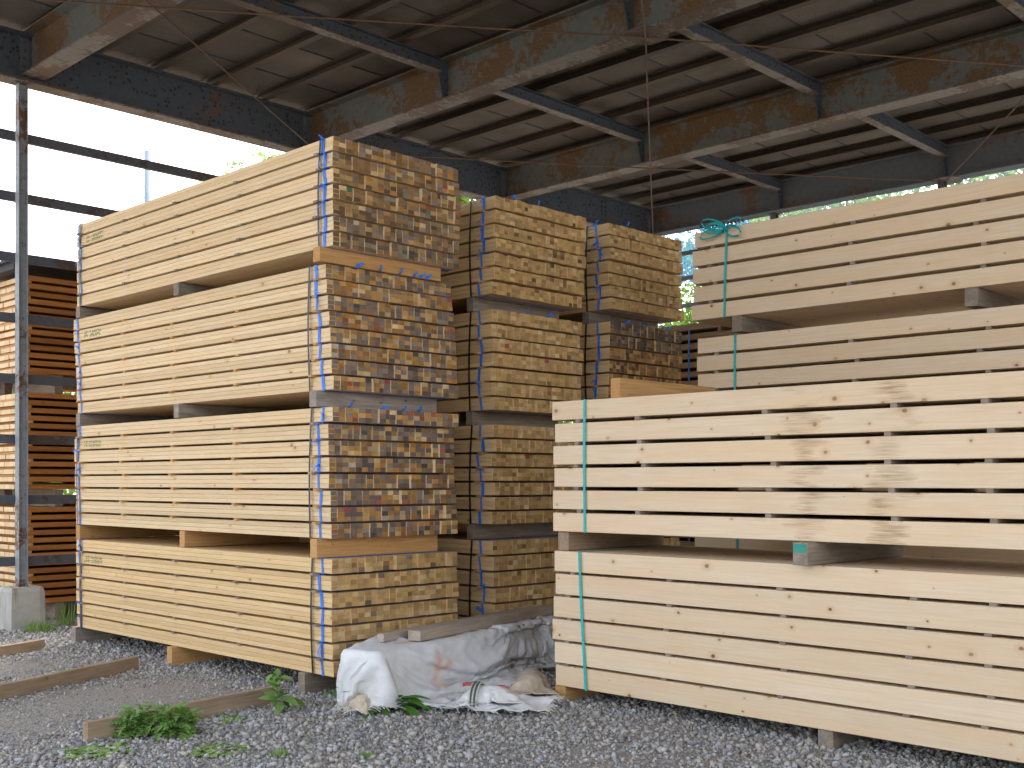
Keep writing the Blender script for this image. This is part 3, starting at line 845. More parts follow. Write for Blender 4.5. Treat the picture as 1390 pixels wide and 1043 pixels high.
def beam_bundle(label, group, name, org, z0, rows, bh, gap, cols, bw, L, mat, rz=0.0, stk=(), stkmat='wood_grey', strap_y=None, strap_mat='teal', lean=0.0, jit=.02, skew=0.0, xj=.005, endmat=None):
    """org = corner with smallest local x and y; beams run along local y"""
    E = empty(name, (org[0], org[1], z0), rz)
    tag(E, label, 'lumber bundle', group)
    mes = []
    for k in range(2):
        m_ = MB(); m_.cbox((-bw / 2 + .001, -L / 2, -bh / 2), (bw / 2 - .001, L / 2, bh / 2), .003, 0, None if endmat is None else 1)
        mes.append(m_.mesh('beam', [M[mat]] if endmat is None else [M[mat], M[endmat]]))
    pitch = bh + gap
    rx = [random.uniform(-xj, xj) for _ in range(rows)]
    for r in range(rows):
        rj = random.uniform(-jit, jit)
        for c in range(cols):
            link('beam', mes[0], E, (bw * (c + .5) + rx[r], L / 2 + rj + random.uniform(-.004, .004) + skew * r, pitch * r + bh / 2), color=(.5, .36, .2, 1))
    W = bw * cols
    sm = MB(); sm.box((-W / 2 + .004, -.02, -gap / 2 + .0008), (W / 2 - .004, .02, gap / 2 - .0008)); sme = sm.mesh('sticker', M[stkmat])
    for r in range(rows - 1):
        for yy in stk:
            link('sticker', sme, E, (W / 2 + random.uniform(-.006, .006), yy + random.uniform(-.035, .035), pitch * (r + 1) - gap / 2))
    H = pitch * rows - gap
    if strap_y is not None:
        mb = MB(); n_ = 10; wd = .011
        q = lambda a: (-.010, strap_y + (a - .5) * lean + .006 * math.sin(a * 2.6), a * H)
        for k in range(n_):
            p0, p1 = q(k / n_), q((k + 1) / n_)
            tw = .006 * math.sin(k * .9)
            mb.quad([(p0[0], p0[1] - wd, p0[2]), (p0[0] + tw * .2, p0[1] + wd, p0[2]), (p1[0] + tw * .2, p1[1] + wd, p1[2]), (p1[0], p1[1] - wd, p1[2])])
        ya, yc = q(0)[1], q(1)[1]
        mb.box((-.010, ya - wd, -.0035), (W + .01, ya + wd, -.0012)); mb.box((-.010, yc - wd, H + .0012), (W + .01, yc + wd, H + .0035))
        mb.box((W + .010, ya - wd, -.003), (W + .012, ya + wd, H + .003))
        mb.build('strap', M[strap_mat], E)
    return E
XD, YD, LD = 6.15, 5.58, 4.05
def yd(px, X=XD): return at_x(px, 600, X).y
GD = 'bundles of the low pale beam stack'
bh = .135; gp = .0268
D2 = beam_bundle('upper bundle of pale beams with brown water stains, beside the white tarpaulin', GD, 'beam_bundle', (XD, YD - LD), 1.244, 6, bh, gp, 9, .132, LD, 'wood_pale', stk=[yd(p) - (YD - LD) for p in (783, 868, 1043, 1207)] + [.9, .3], strap_y=yd(795) - (YD - LD), jit=.012)
D1 = beam_bundle('lower bundle of pale beams just above the gravel, beside the white tarpaulin', GD, 'beam_bundle', (XD, YD - LD), .121, 6, .1475, .0188, 9, .132, LD, 'wood_pale', stk=[yd(p) - (YD - LD) for p in (773, 904, 1061, 1233)] + [.9, .3], strap_y=yd(792) - (YD - LD), lean=.06, jit=.02)
XE, YE, LE = 8.53, 6.02, 4.05
GE = 'bundles of the tall pale beam stack'
ye = lambda px: at_x(px, 400, XE).y - (YE - LE)
ste = [ye(p) for p in (965, 1155, 1330)] + [.8, .2]
E1 = beam_bundle('topmost bundle of the tall pale beam stack, with a turquoise bow', GE, 'beam_bundle', (XE, YE - LE), 3.07, 5, bh, gp + .002, 9, .132, LE, 'wood_pale', stk=ste, strap_y=ye(986), lean=-.03)
E2 = beam_bundle('second bundle from the top in the tall pale beam stack', GE, 'beam_bundle', (XE, YE - LE - .03), 1.955, 6, bh, gp, 9, .132, LE, 'wood_pale', stk=ste, strap_y=ye(999) + .03)
E3 = beam_bundle('third bundle down in the tall pale beam stack', GE, 'beam_bundle', (XE, YE - LE - .02), .85, 6, bh, gp, 9, .132, LE, 'wood_pale', stk=ste, strap_y=ye(999))
E4 = beam_bundle('lowest bundle of the tall pale beam stack', GE, 'beam_bundle', (XE, YE - LE), .121, 4, bh, gp - .004, 9, .132, LE, 'wood_pale', stk=ste, strap_y=ye(999))
# turquoise bow, part of the top bundle
mb = MB()
yb = ye(986); zt = 5 * bh + 4 * (gp + .002) - .015
for k in range(9):
    a = random.uniform(-.5, .5) + (math.pi if k % 3 else 0)
    Lr = random.uniform(.14, .26); ww = random.uniform(.03, .06)
    pts = []
    for t in np.linspace(0, 2 * math.pi, 15):
        u = (1 - math.cos(t)) / 2 * Lr; v_ = math.sin(t) * ww
        pts.append((-.014 - .03 * math.sin(t / 2) - .004 * k, yb - (math.cos(a) * u - math.sin(a) * v_), zt + math.sin(a) * u + math.cos(a) * v_ * .8 - .12 * u * u))
    mb.strip(pts, (.5, 0, .8), .017)
mb.box((-.022, yb - .018, zt - .02), (-.008, yb + .018, zt + .016))
mb.build('strap_bow', M['teal'], E1)
# loose strap tail on top of the low stack
mb = MB(); H2 = 6 * bh + 5 * gp
ybd = yd(795) - (YD - LD)
pts = [(.02 + .25 * t, ybd - .02 - .30 * t, H2 + .004 + .05 * math.sin(t * math.pi)) for t in np.linspace(0, 1, 9)]
mb.strip(pts, (.5, .8, 0), .014)
pts = [(.10 + .25 * t, ybd - .62 - .55 * t, H2 + .004 + .035 * math.sin(t * math.pi)) for t in np.linspace(0, 1, 9)]
mb.strip(pts, (.8, .5, 0), .014)
mb.build('strap_tail', M['teal'], D2)
# grey planks behind
GG = 'bundles of weathered planks by the far eave'
for k, (z0, rows) in enumerate(((2.42, 10), (1.2, 10), (.12, 8))):
    beam_bundle(('topmost', 'middle', 'lowest')[k] + ' bundle of weathered grey planks stacked behind the other lumber', GG, 'plank_bundle', (11.4, 4.9), z0, rows, .07, .045, 5, .2, 4.3, 'wood_grey' if k else 'wood_old', stk=(.3, 1.5, 2.8, 4.0), stkmat='wood_old', strap_y=3.2, strap_mat='blue', jit=.04, xj=.04)
# stacks outside the gable
GF = 'stacked bundles of orange boards outside the gable'
for k, (z0, rows) in enumerate(((2.86, 13), (1.52, 13), (.2, 13))):
    for q_, (yy, lb) in enumerate(((14.3, 'behind the concrete footing'), (15.75, 'in the second row behind the first'))):
        beam_bundle(('topmost', 'middle', 'lowest')[k] + ' bundle of stickered orange boards ' + lb, GF, 'board_bundle', (5.38 - .1 * q_, yy), z0 + .02 * q_, rows + 4 * q_, .056, .032 - .0215 * q_, 9, .14, 3.9, 'wood_orange', rz=-math.pi / 2, stk=(.06, 1.0, 2.0, 3.0, 3.84), stkmat='wood_tan', jit=.02, xj=.01, endmat='wood_cream')
mb = MB()
mb.box((5.2, 12.95, 4.10), (9.5, 14.5, 4.13)); mb.box((5.25, 13.0, 4.02), (5.4, 14.4, 4.10)); mb.box((9.2, 13.0, 4.02), (9.35, 14.4, 4.10)); mb.box((7.2, 13.0, 4.02), (7.35, 14.4, 4.10))
o = mb.build('cover_sheet', M['cover']); tag(o, 'dark flat cover sheet on battens on top of the orange board bundles', 'cover')

# bearers ------------------------------------------------------------
GBR = 'bearer timbers under the lumber bundles'
def bearer(label, x0, x1, y, z0, z1, mat='wood_grey', wd=.09, rz=0.0, group=GBR, paint=False):
    L = x1 - x0
    mb = MB()
    mb.cbox((-wd / 2, 0, 0), (wd / 2, L, z1 - z0), .004, 0)
    o = mb.build('bearer_timber', M[mat], None, (x0, y, z0), (0, 0, rz - math.pi / 2))
    tag(o, label, 'timber', group)
    if paint:
        p = MB(); p.box((-wd / 2 + .006, -.0015, (z1 - z0) * .55), (wd / 2 - .006, -.0004, (z1 - z0) - .008)); p.build('paint_mark', M['turq_paint'], o)
    return o
eps = .003
lv = ['between top and second bundles', 'between second and third bundles', 'between third and lowest bundles', 'below the lowest bundle']
stn = {'A': 'of the stack beside the weeds', 'B': 'of the middle blue-tied stack', 'C': 'of the blue-tied stack nearest far eave'}
for nm, S, W, Ws in (('A', A, WA, .0), ('B', B, 1.18, -.06), ('C', C, 1.19, -.06)):
    for k in range(4):
        zt = S[k][2] - eps
        zb_ = S[k + 1][3] + eps + .002 if k < 3 else 0.0
        for e, (yy, en) in enumerate(((.30, 'tarpaulin-side end'), (2.2, 'middle'), (4.05, 'gable-side end'))):
            yv = S[k][1] + yy
            x0 = S[k][0] - .0; x1 = x0 + W - .06
            mat = 'wood_grey'
            if nm == 'A':
                yv = {0: (7.03, 9.0, 10.93), 1: (7.04, 8.98, 10.95), 2: (7.03, 8.95, 10.95), 3: (7.14, 9.06, 10.98)}[k][e]
                mat = {0: ('wood_tan', 'wood_grey', 'wood_grey'), 1: ('wood_grey', 'wood_grey', 'wood_grey'), 2: ('wood_tan', 'wood_tan', 'wood_tan'), 3: ('wood_grey', 'wood_tan', 'wood_grey')}[k][e]
                x0 = {0: (4.99, 5.03, 5.04), 1: (5.0, 5.02, 5.05), 2: (5.0, 5.06, 5.05), 3: (5.02, 5.0, 5.02)}[k][e]
                if e == 0: yv = S[k][1] + .12 if k < 3 else 7.12
                x1 = x0 + 1.2
            bearer('bearer %s, %s %s' % (lv[k], en, stn[nm]), x0, x1, yv, zb_, zt, mat, .085)
# low beam stack
for e, (yy, z0, z1, mat, lab, pt) in enumerate((
        (5.53, 0, .118, 'wood_tan', 'tan bearer on the gravel under the corner of the low pale beam stack', False),
        (3.40, 0, .118, 'wood_grey', 'grey bearer on the gravel under the middle of the low pale beam stack', False),
        (1.75, 0, .118, 'wood_grey', 'grey bearer on the gravel under the far-off end of the low pale beam stack', False),
        (5.50, 1.104, 1.241, 'wood_old', 'brown bearer between the two pale beam bundles near the tarpaulin', False),
        (3.50, 1.104, 1.241, 'wood_grey', 'grey bearer with turquoise paint on its end between the pale beam bundles', True),
        (1.8, 1.104, 1.241, 'wood_grey', 'unpainted grey bearer between the pale beam bundles away from the tarpaulin', False))):
    bearer(lab, XD + (-.10 if pt else .02), XD + 1.17, yy, z0, z1, mat, .10, paint=pt)
bearer('tan timber lying on top of the low pale beam stack', XD + .10, XD + 1.28, 5.08, 1.244 + H2 + .004, 1.244 + H2 + .15, 'wood_tan', .085)
for e, (yy, z0, z1, a_, b_) in enumerate(((ye(1000), 2.927, 3.067, 'between top and second bundles', 'turquoise-bow end'), (ye(1318), 2.927, 3.067, 'between top and second bundles', 'middle'), (.3, 2.927, 3.067, 'between top and second bundles', 'end away from bow'),
        (3.7, 1.82, 1.952, 'between second and third bundles', 'turquoise-bow end'), (.5, 1.82, 1.952, 'between second and third bundles', 'end away from bow'), (3.7, .757, .847, 'between third and lowest bundles', 'turquoise-bow end'), (.5, .757, .847, 'between third and lowest bundles', 'end away from bow'),
        (3.7, 0, .118, 'below the lowest bundle', 'turquoise-bow end'), (.5, 0, .118, 'below the lowest bundle', 'end away from bow'))):
    zz1 = z1; zz0 = z0
    if z0 == .757: zz0 = .121 + 4 * bh + 3 * (gp - .004) + .004
    bearer('bearer %s of tall pale beam stack, %s' % (a_, b_), XE + .0, XE + 1.17, YE - LE + yy, zz0, zz1, 'wood_grey', .10)
for k, (z0, z1) in enumerate(((2.308, 2.418), (1.2 - .155, 1.197), (0, .118))):
    zz0 = (1.2 + 10 * .115 - .045 + .004, .12 + 8 * .115 - .045 + .004, 0)[k]
    for e, yy in enumerate((5.4, 8.6)):
        bearer('bearer timber under the %s weathered plank bundle, %s end' % (('topmost', 'middle', 'lowest')[k], ('pale beam', 'gable')[e]), 11.42, 12.36, yy, zz0, z1, 'wood_grey', .09)
for k, (zz0, z1) in enumerate(((1.52 + 13 * .088 - .032 + .003, 2.857), (.2 + 13 * .088 - .032 + .003, 1.517), (0, .197))):
    for e, xx in enumerate((5.8, 8.8)):
        o = bearer('bearer timber under the %s orange board bundle, %s' % (('topmost', 'middle', 'lowest')[k], ('footing end', 'end away from the footing')[e]), 0, 1.2, 0, zz0, z1, 'wood_grey', .1, rz=math.pi / 2)
        o.location = (xx, 13.07, zz0)
        o2 = bearer('bearer timber under the %s second-row orange board bundle, %s' % (('topmost', 'middle', 'lowest')[k], ('footing end', 'end away from the footing')[e]), 0, 1.2, 0, zz0 + (.07 if k < 2 else 0), z1 + .02, 'wood_grey', .1, rz=math.pi / 2)
        o2.location.x = xx; o2.location.y = 14.53
# loose bearers on the gravel
GL = 'loose bearers lying on the gravel'
def loose(label, a, b, h, th, mat='wood_old', z=0.0):
    a, b = Vector(a), Vector(b); d = b - a
    o = bearer(label, 0, d.length, 0, z, z + h, mat, th, rz=math.atan2(d.y, d.x), group=GL)
    o.location = (a.x, a.y, z); return o
loose('loose brown bearer on the gravel with weeds growing against it', (3.16, 6.75), (4.66, 6.97), .125, .05)
loose('loose weathered bearer between the weedy bearer and the footing one', (2.75, 8.28), (4.70, 9.07), .115, .05, 'wood_old')
loose('loose weathered bearer lying closest to the concrete footing', (3.3, 10.28), (4.64, 10.80), .10, .05, 'wood_old')

# ------------------------------------------------------------------ tarpaulin pile
ANG = R(12)
PO = Vector((4.95, 6.10, 0))       # front left corner of the pile
ux = Vector((math.cos(ANG), math.sin(ANG), 0)); uy = Vector((-math.sin(ANG), math.cos(ANG), 0))
def P(s, t, z): return PO + ux * s + uy * t + Vector((0, 0, z))
PL, PW, PH = 1.9, .34, .42
pile = MB()
RM = Matrix.Translation(PO) @ Matrix.Rotation(ANG, 4, 'Z')
for i in range(3):
    pile.cbox((i * PW / 3 + .002, .03, .13), ((i + 1) * PW / 3 - .002, PL, .27), .004, mat=RM @ Matrix.Rotation(-math.pi / 2, 4, 'Z') @ Matrix.Translation((-PW, 0, 0)))
    pile.cbox((i * PW / 3 + .002, .05, .275), ((i + 1) * PW / 3 - .002, PL, .405), .004, mat=RM @ Matrix.Rotation(-math.pi / 2, 4, 'Z') @ Matrix.Translation((-PW, 0, 0)))
for s_ in (.25, 1.0, 1.7):
    pile.box((s_, .01, 0), (s_ + .09, PW - .01, .128), mat=RM)
po = pile.build('timber_pile', M['wood_old']); tag(po, 'low pile of old timbers hidden under the white tarpaulin', 'timber pile')

LU, LV, S0, T0 = 3.05, 1.98, -.40, PW + .40
def sheet_mesh(name, nu, nv, fn):
    me = bpy.data.meshes.new(name)
    me.from_pydata([tuple(fn(i / nu, j / nv)) for j in range(nv + 1) for i in range(nu + 1)], [], [(j * (nu + 1) + i, (j + 1) * (nu + 1) + i, (j + 1) * (nu + 1) + i + 1, j * (nu + 1) + i + 1) for j in range(nv) for i in range(nu)])
    return me
def run_cloth(sheets, colliders, frames):
    obs = []; cs = []
    for mb in colliders:
        c_ = mb.build('tmp_collider', M['concrete']); cs.append(c_)
        c_.modifiers.new('col', 'COLLISION')
        c_.collision.thickness_outer = .008; c_.collision.cloth_friction = 14
    for me, bend in sheets:
        ob = link('tmp_sheet', me); obs.append(ob)
        cm = ob.modifiers.new('cloth', 'CLOTH'); st = cm.settings
        st.quality = 5; st.mass = .2; st.tension_stiffness = 30; st.compression_stiffness = 30; st.shear_stiffness = 15; st.bending_stiffness = bend; st.air_damping = 1.0
        cm.collision_settings.distance_min = .006; cm.collision_settings.collision_quality = 2
        cm.collision_settings.use_self_collision = False
        cm.point_cache.frame_start = 1; cm.point_cache.frame_end = frames + 5
    for f in range(1, frames): scene.frame_set(f)
    dg = bpy.context.evaluated_depsgraph_get()
    res = [bpy.data.meshes.new_from_object(ob.evaluated_get(dg)) for ob in obs]
    for o_ in obs + cs: bpy.data.objects.remove(o_)
    scene.frame_set(1)
    return res
def dome(c, rx, ry, h, rz):
    mb = MB(); n = 12; ca, sa = math.cos(rz), math.sin(rz)
    for a in range(7):
        for b in range(n):
            th = a / 6 * math.pi / 2; ph = 2 * math.pi * b / n
            x, y = rx * math.cos(th) * math.cos(ph), ry * math.cos(th) * math.sin(ph)
            mb.v.append((c[0] + x * ca - y * sa, c[1] + x * sa + y * ca, .0 + h * math.sin(th)))
    for a in range(6):
        for b in range(n):
            mb.f.append((a * n + b, a * n + (b + 1) % n, (a + 1) * n + (b + 1) % n, (a + 1) * n + b)); mb.m.append(0); mb.c.append(None)
    return mb
NU, NV = 130, 96
def front_len(s_):
    # the front hem hangs high over the open end, then runs diagonally down on to the gravel
    if s_ < .62: return max(.20, min(1.40, .20 + (s_ + .18) / .46 * 1.20))
    return max(.95, 1.40 - (s_ - .62) * .55)
def tarp_start(u, v):
    s_ = S0 + LU * u; t_ = T0 - LV * v
    t_ = T0 - v * (T0 + front_len(s_)) + v * (.02 * math.sin(u * 27) + .012 * math.sin(u * 61 + 1))
    s_ += (1 - u) ** 3 * (.02 * math.sin(v * 15) + .012 * math.sin(v * 37))
    z = PH + .045 + .014 * math.sin(s_ * 9 + t_ * 5) + .014 * math.sin(s_ * 5.3 - t_ * 11) + .006 * math.sin(s_ * 23 + t_ * 17) + random.uniform(-.003, .003)
    return P(s_, t_, z)
cw = at_z(662, 966); cb = at_z(722, 945)
mb1 = MB(); mb1.cbox((0, -.01, 0), (PW, PL + .8, PH - .006), .03, mat=RM @ Matrix.Rotation(-math.pi / 2, 4, 'Z') @ Matrix.Translation((-PW, 0, 0)))
mb2 = MB(); mb2.box((2, 2, -.3), (10, 10, .010))
(m2,) = run_cloth([(sheet_mesh('s1', NU, NV, tarp_start), 1.2)], [mb1, mb2], 46)
tco = np.zeros(len(m2.vertices) * 3); m2.vertices.foreach_get('co', tco); tco = tco.reshape(-1, 3)
from mathutils import noise as mnoise
for q_ in tco:
    # stiff sheet: creases where it lies loose on the gravel
    lo = max(0.0, min(1.0, (.16 - q_[2]) / .14))
    v_ = Vector(q_)
    rdg = 1 - abs(mnoise.noise(v_ * 3.2)) * 2.2; rd2 = 1 - abs(mnoise.noise(v_ * 8.5 + Vector((3, 1, 0)))) * 2.2
    q_[2] += .016 * max(0, lo) + lo * (.04 * max(0, rdg) ** 3 + .012 * max(0, rd2) ** 3)
    off = .012 * (1 - lo) * max(0, rdg) ** 4 + .006 * max(0, rd2) ** 4 + .002 * mnoise.noise(v_ * 22)
    q_[0] -= uy.x * off; q_[1] -= uy.y * off
m2.vertices.foreach_set('co', tco.reshape(-1))
def small(c, su, sv, rz):
    ca, sa = math.cos(rz), math.sin(rz)
    def fn(u, v):
        x, y = (u - .5) * su, (v - .5) * sv * (1 - .35 * u)
        return (c[0] + x * ca - y * sa, c[1] + x * sa + y * ca, .25 + .012 * math.sin(u * 14 + v * 6) + .01 * math.sin(v * 19 - u * 5))
    return fn
mb3 = MB(); mb3.box((2, 2, -.3), (10, 10, .016))
cg = P(-.02, .12, 0)
sk3, sk1, sk2 = run_cloth([(sheet_mesh('s4', 30, 24, small(cg, .36, .32, R(10))), .08), (sheet_mesh('s2', 34, 28, small(cb, .72, .46, R(38))), .08), (sheet_mesh('s3', 34, 28, small(cw, .52, .40, R(-38))), .08)], [mb3, dome(cg, .13, .11, .13, R(10)), dome(cb, .26, .10, .13, R(38)), dome(cw, .19, .09, .12, R(-38))], 34)
m2.name = 'tarpaulin'
m2.materials.clear(); m2.materials.append(M['tarp'])
at = m2.attributes.new('mark', 'FLOAT', 'POINT')
# sprayed marks in sheet coordinates
segs = [((.42, .18), (.62, .12)), ((.62, .12), (.72, .17)), ((.66, -.05), (.60, -.30)), ((.60, -.30), (.72, -.40)), ((.62, -.22), (.76, -.14)), ((.92, .16), (.98, .05))]
mk = []
for j in range(NV + 1):
    for i in range(NU + 1):
        s_ = S0 + LU * i / NU; u_ = i / NU
        t_ = T0 - j / NV * (T0 + front_len(s_))
        d = 9
        for a, b in segs:
            ax, ay = a; bx_, by_ = b; l2 = (bx_ - ax) ** 2 + (by_ - ay) ** 2
            k = max(0, min(1, ((s_ - ax) * (bx_ - ax) + (t_ - ay) * (by_ - ay)) / l2))
            d = min(d, math.hypot(s_ - ax - k * (bx_ - ax), t_ - ay - k * (by_ - ay)))
        mk.append(max(0, 1 - d / .045))
at.data.foreach_set('value', mk)
m2.polygons.foreach_set('use_smooth', [True] * len(m2.polygons))
tarp_o = link('tarpaulin', m2)
tag(tarp_o, 'crumpled white woven tarpaulin with orange spray marks and frayed hem', 'tarpaulin')
sol = tarp_o.modifiers.new('thick', 'SOLIDIFY'); sol.thickness = .002; sol.offset = 1
# frayed hem
mb = MB()
def hem_pts():
    for j in range(0, NV + 1): yield tco[j * (NU + 1)], -ux
    for i in range(0, NU + 1): yield tco[NV * (NU + 1) + i], -uy
for p, d in hem_pts():
    p = Vector(p)
    for k in range(5):
        L_ = random.uniform(.02, .08)
        dd = (d + Vector((random.uniform(-.6, .6), random.uniform(-.6, .6), random.uniform(-.7, .2)))).normalized() * L_
        q = p + Vector((random.uniform(-.01, .01), random.uniform(-.01, .01), .002))
        e_ = q + dd; e_.z = max(e_.z, .012)
        mid = (q + e_) / 2 + Vector((0, 0, random.uniform(0, .012)))
        mb.strip([q, mid, e_], (random.uniform(-1, 1), random.uniform(-1, 1), .4), .003)
fr = mb.build('frayed_threads', M['thread'], tarp_o); tag(fr, kind='stuff')
# two grey timbers lying on top
TZ = PH + .02
GT = 'grey timbers lying on the tarpaulin'
def top_timber(label, s0, t0, s1, t1, h, wd):
    a, b = P(s0, t0, 0), P(s1, t1, 0); d = b - a
    o = bearer(label, 0, d.length, 0, 0, h, 'wood_silver', wd, rz=math.atan2(d.y, d.x), group=GT)
    o.location = (a.x, a.y, TZ); return o
top_timber('narrow grey timber lying on the tarpaulin, closer to the stick bundles', .34, .27, 2.5, .30, .06, .06)
top_timber('wide grey timber lying on the tarpaulin, along its front edge', .52, .10, 2.5, .14, .075, .11)

# sack, red hem and rope in front of the pile
def lump(name, c, rad, mat, seed, nz=.25, sub=4, parent=None, rz=0):
    bm = bmesh.new(); bmesh.ops.create_icosphere(bm, subdivisions=sub, radius=1.0)
    from mathutils import noise as mn
    for v in bm.verts:
        n1 = mn.noise(v.co * 1.3 + Vector((seed, 0, 0))); n2 = abs(mn.noise(v.co * 3.1 + Vector((0, seed, 0)))); n3 = abs(mn.noise(v.co * 7 + Vector((0, 0, seed))))
        v.co *= 1 + nz * (n1 - 1.2 * n2 * .8 - .35 * n3)
        v.co = Vector((v.co.x * rad[0], v.co.y * rad[1], v.co.z * rad[2]))
        v.co.z = max(v.co.z, -rad[2] * .55)
    me = bpy.data.meshes.new(name); bm.to_mesh(me); bm.free()
    me.materials.append(mat); me.polygons.foreach_set('use_smooth', [True] * len(me.polygons))
    return link(name, me, parent, Vector(c) + Vector((0, 0, rad[2] * .55 + .004)), (0, 0, rz))
def sack(me, name, mat, label, origin, zoff=.05):
    me.name = name; me.materials.clear(); me.materials.append(mat)
    me.transform(Matrix.Translation((-origin[0], -origin[1], 0)))
    me.polygons.foreach_set('use_smooth', [True] * len(me.polygons))
    o = link(name, me, None, (origin[0], origin[1], zoff)); sd_ = o.modifiers.new('thick', 'SOLIDIFY'); sd_.thickness = .003; sd_.offset = 1
    return tag(o, label, 'sack')
s1 = sack(sk1, 'beige_sack', M['sack'], 'beige crumpled sack lying between the tarpaulin and the beam stack', cb)
s2 = sack(sk2, 'tied_white_sack', M['tarp'], 'white sack tied with striped rope beside the red-edged cloth', cw)
mb = MB()
for k in range(5):
    pts = []
    for t in np.linspace(-.3, math.pi + .3, 14):
        x_, y_ = -.10 + .013 * k + .05 * math.cos(t), .14 * math.cos(t)
        pts.append((x_ * math.cos(R(-38)) - y_ * math.sin(R(-38)), x_ * math.sin(R(-38)) + y_ * math.cos(R(-38)), .13 * math.sin(t) + .02 + .004 * (k % 2)))
    mb.tube(pts, .0065, 6, m=1 if k in (1, 3) else 0)
mb.build('rope', [M['rope'], M['rope_dark']], s2, smooth=True)
mb = MB()
pa, pb = at_z(628, 930, .13), at_z(690, 936, .14)
pts = []
for t in np.linspace(0, 1, 12):
    p = pa.lerp(pb, float(t)); pts.append(p + Vector((0, 0, .015 * math.sin(t * 9))))
mb.strip(pts, (.25, .3, .6), .03)
o = mb.build('red_edged_cloth', M['red']); tag(o, 'red edging strip of a sack on the tarpaulin', 'cloth strip')
s3 = sack(sk3, 'beige_bag', M['sack'], 'beige bag peeking out under the tarpaulin hem by the green leaves', cg, .0)

# ------------------------------------------------------------------ plants
def leaf_mesh(name, L, W_, mat, droop=.3, lobes=0, seg=8, fold=.2):
    """leaf along +Y from the origin, arching down; lobes gives a cut outline"""
    mb = MB(); rows_ = []
    for i in range(seg + 1):
        t = i / seg
        y = L * t; z = L * (.25 * t - droop * t * t)
        wv = W_ * (math.sin(math.pi * min(1, t * .93 + .05)) ** .8)
        if lobes: wv *= (.45 + .75 * abs(math.sin(t * math.pi * lobes)))
        rows_.append([(-wv / 2, y + (wv * .35 if lobes else 0), z + fold * wv * .5), (0, y, z), (wv / 2, y + (wv * .35 if lobes else 0), z + fold * wv * .5)])
    for r_ in rows_: mb.v += r_
    for i in range(seg):
        a = i * 3
        mb.f += [(a, a + 1, a + 4, a + 3), (a + 1, a + 2, a + 5, a + 4)]; mb.m += [0, 0]; mb.c += [None, None]
    return mb.mesh(name, mat, smooth=True)
dock = [leaf_mesh('leaf', .30, .075, M['leaf_dock'], .55, 0), leaf_mesh('leaf', .24, .065, M['leaf_dock'], .8, 0), leaf_mesh('leaf', .18, .055, M['leaf_dock'], .3, 0)]
E = empty('dock_plant', at_z(530, 966)); tag(E, 'broad long green leaves sprouting from under the tarpaulin hem', 'plant')
for k in range(20):
    a = R(random.uniform(-85, 85)) + math.atan2(-FWD.x, FWD.y) + math.pi
    o = link('leaf', random.choice(dock), E, (random.uniform(-.07, .07), random.uniform(-.05, .05), random.uniform(.03, .08)), (R(random.uniform(0, 35)), R(random.uniform(-20, 20)), a))
def cut_leaf(L, W_, droop):
    """deeply cut leaf: a midrib strip with pairs of pointed lobes"""
    mb = MB()
    zf = lambda t: L * (.25 * t - droop * t * t)
    for i in range(5):
        t0, t1 = i / 5, (i + 1) / 5; w0, w1 = .007 * (1.2 - t0), .007 * (1.2 - t1)
        mb.quad([(-w0, L * t0, zf(t0)), (w0, L * t0, zf(t0)), (w1, L * t1, zf(t1)), (-w1, L * t1, zf(t1))])
    for i, t in enumerate((.22, .42, .62, .80)):
        ln = W_ * (.5, .62, .5, .34)[i]
        for sg in (-1, 1):
            b0 = (sg * .003, L * (t - .05), zf(t - .05)); b1 = (sg * .003, L * (t + .09), zf(t + .09))
            m0 = (sg * ln * .55, L * (t + .02), zf(t) + .004); m1 = (sg * ln * .5, L * (t + .19), zf(t + .1) + .004); tip = (sg * ln, L * (t + .24), zf(t) - .004)
            mb.quad([b0, m0, tip, m1, b1] if sg > 0 else [b1, m1, tip, m0, b0])
    mb.quad([(-.012, L * .9, zf(.9)), (.012, L * .9, zf(.9)), (0, L * 1.12, zf(1.1))])
    return mb.mesh('leaf', M['leaf_weed'])
mug = [cut_leaf(.11, .075, .5), cut_leaf(.095, .07, .8), cut_leaf(.08, .06, .3)]
spoon = [leaf_mesh('leaf', .12, .05, M['leaf_weed'], .6, 0, 8), leaf_mesh('leaf', .09, .042, M['leaf_weed'], .3, 0, 8)]
def weed(name, label, p, stems, hgt, leaves, n_leaf, spread, lscale=1.0):
    E = empty(name, p); tag(E, label, 'plant')
    for (dx, dy_) in stems:
        h = hgt * random.uniform(.75, 1.1); lx, ly = random.uniform(-.06, .06), random.uniform(-.06, .06)
        mb = MB(); pts = [(dx + lx * t * t, dy_ + ly * t * t, h * t) for t in np.linspace(0, 1, 6)]
        mb.tube(pts, .0035, 5, taper=.5); mb.build('stem', M['stem'], E, smooth=True)
        for k in range(n_leaf):
            t = .12 + .86 * (k + .5) / n_leaf
            a = k * 2.4 + random.uniform(-.4, .4)
            s_ = lscale * (1.15 - .55 * t) * random.uniform(.8, 1.2)
            o = link('leaf', random.choice(leaves), E, (dx + lx * t * t, dy_ + ly * t * t, h * t), (R(random.uniform(-10, 40)), R(random.uniform(-25, 25)), a))
            o.scale = (s_, s_, s_)
    return E
c = at_z(215, 1000)
rt = Vector((FWD.y, -FWD.x, 0))
st = []
for k in range(17):
    v_ = rt * random.uniform(-.22, .22) + FWD * random.uniform(-.05, .05); st.append((v_.x, v_.y))
weed('mugwort', 'bushy green mugwort with cut leaves against the loose brown bearer', c, st, .18, mug, 11, .2, 1.25)
c = at_z(377, 968)
weed('upright_weed', 'single upright weed with oval leaves at the bearer end', c, [(0, 0), (.03, -.02)], .31, spoon, 15, .2, 1.4)
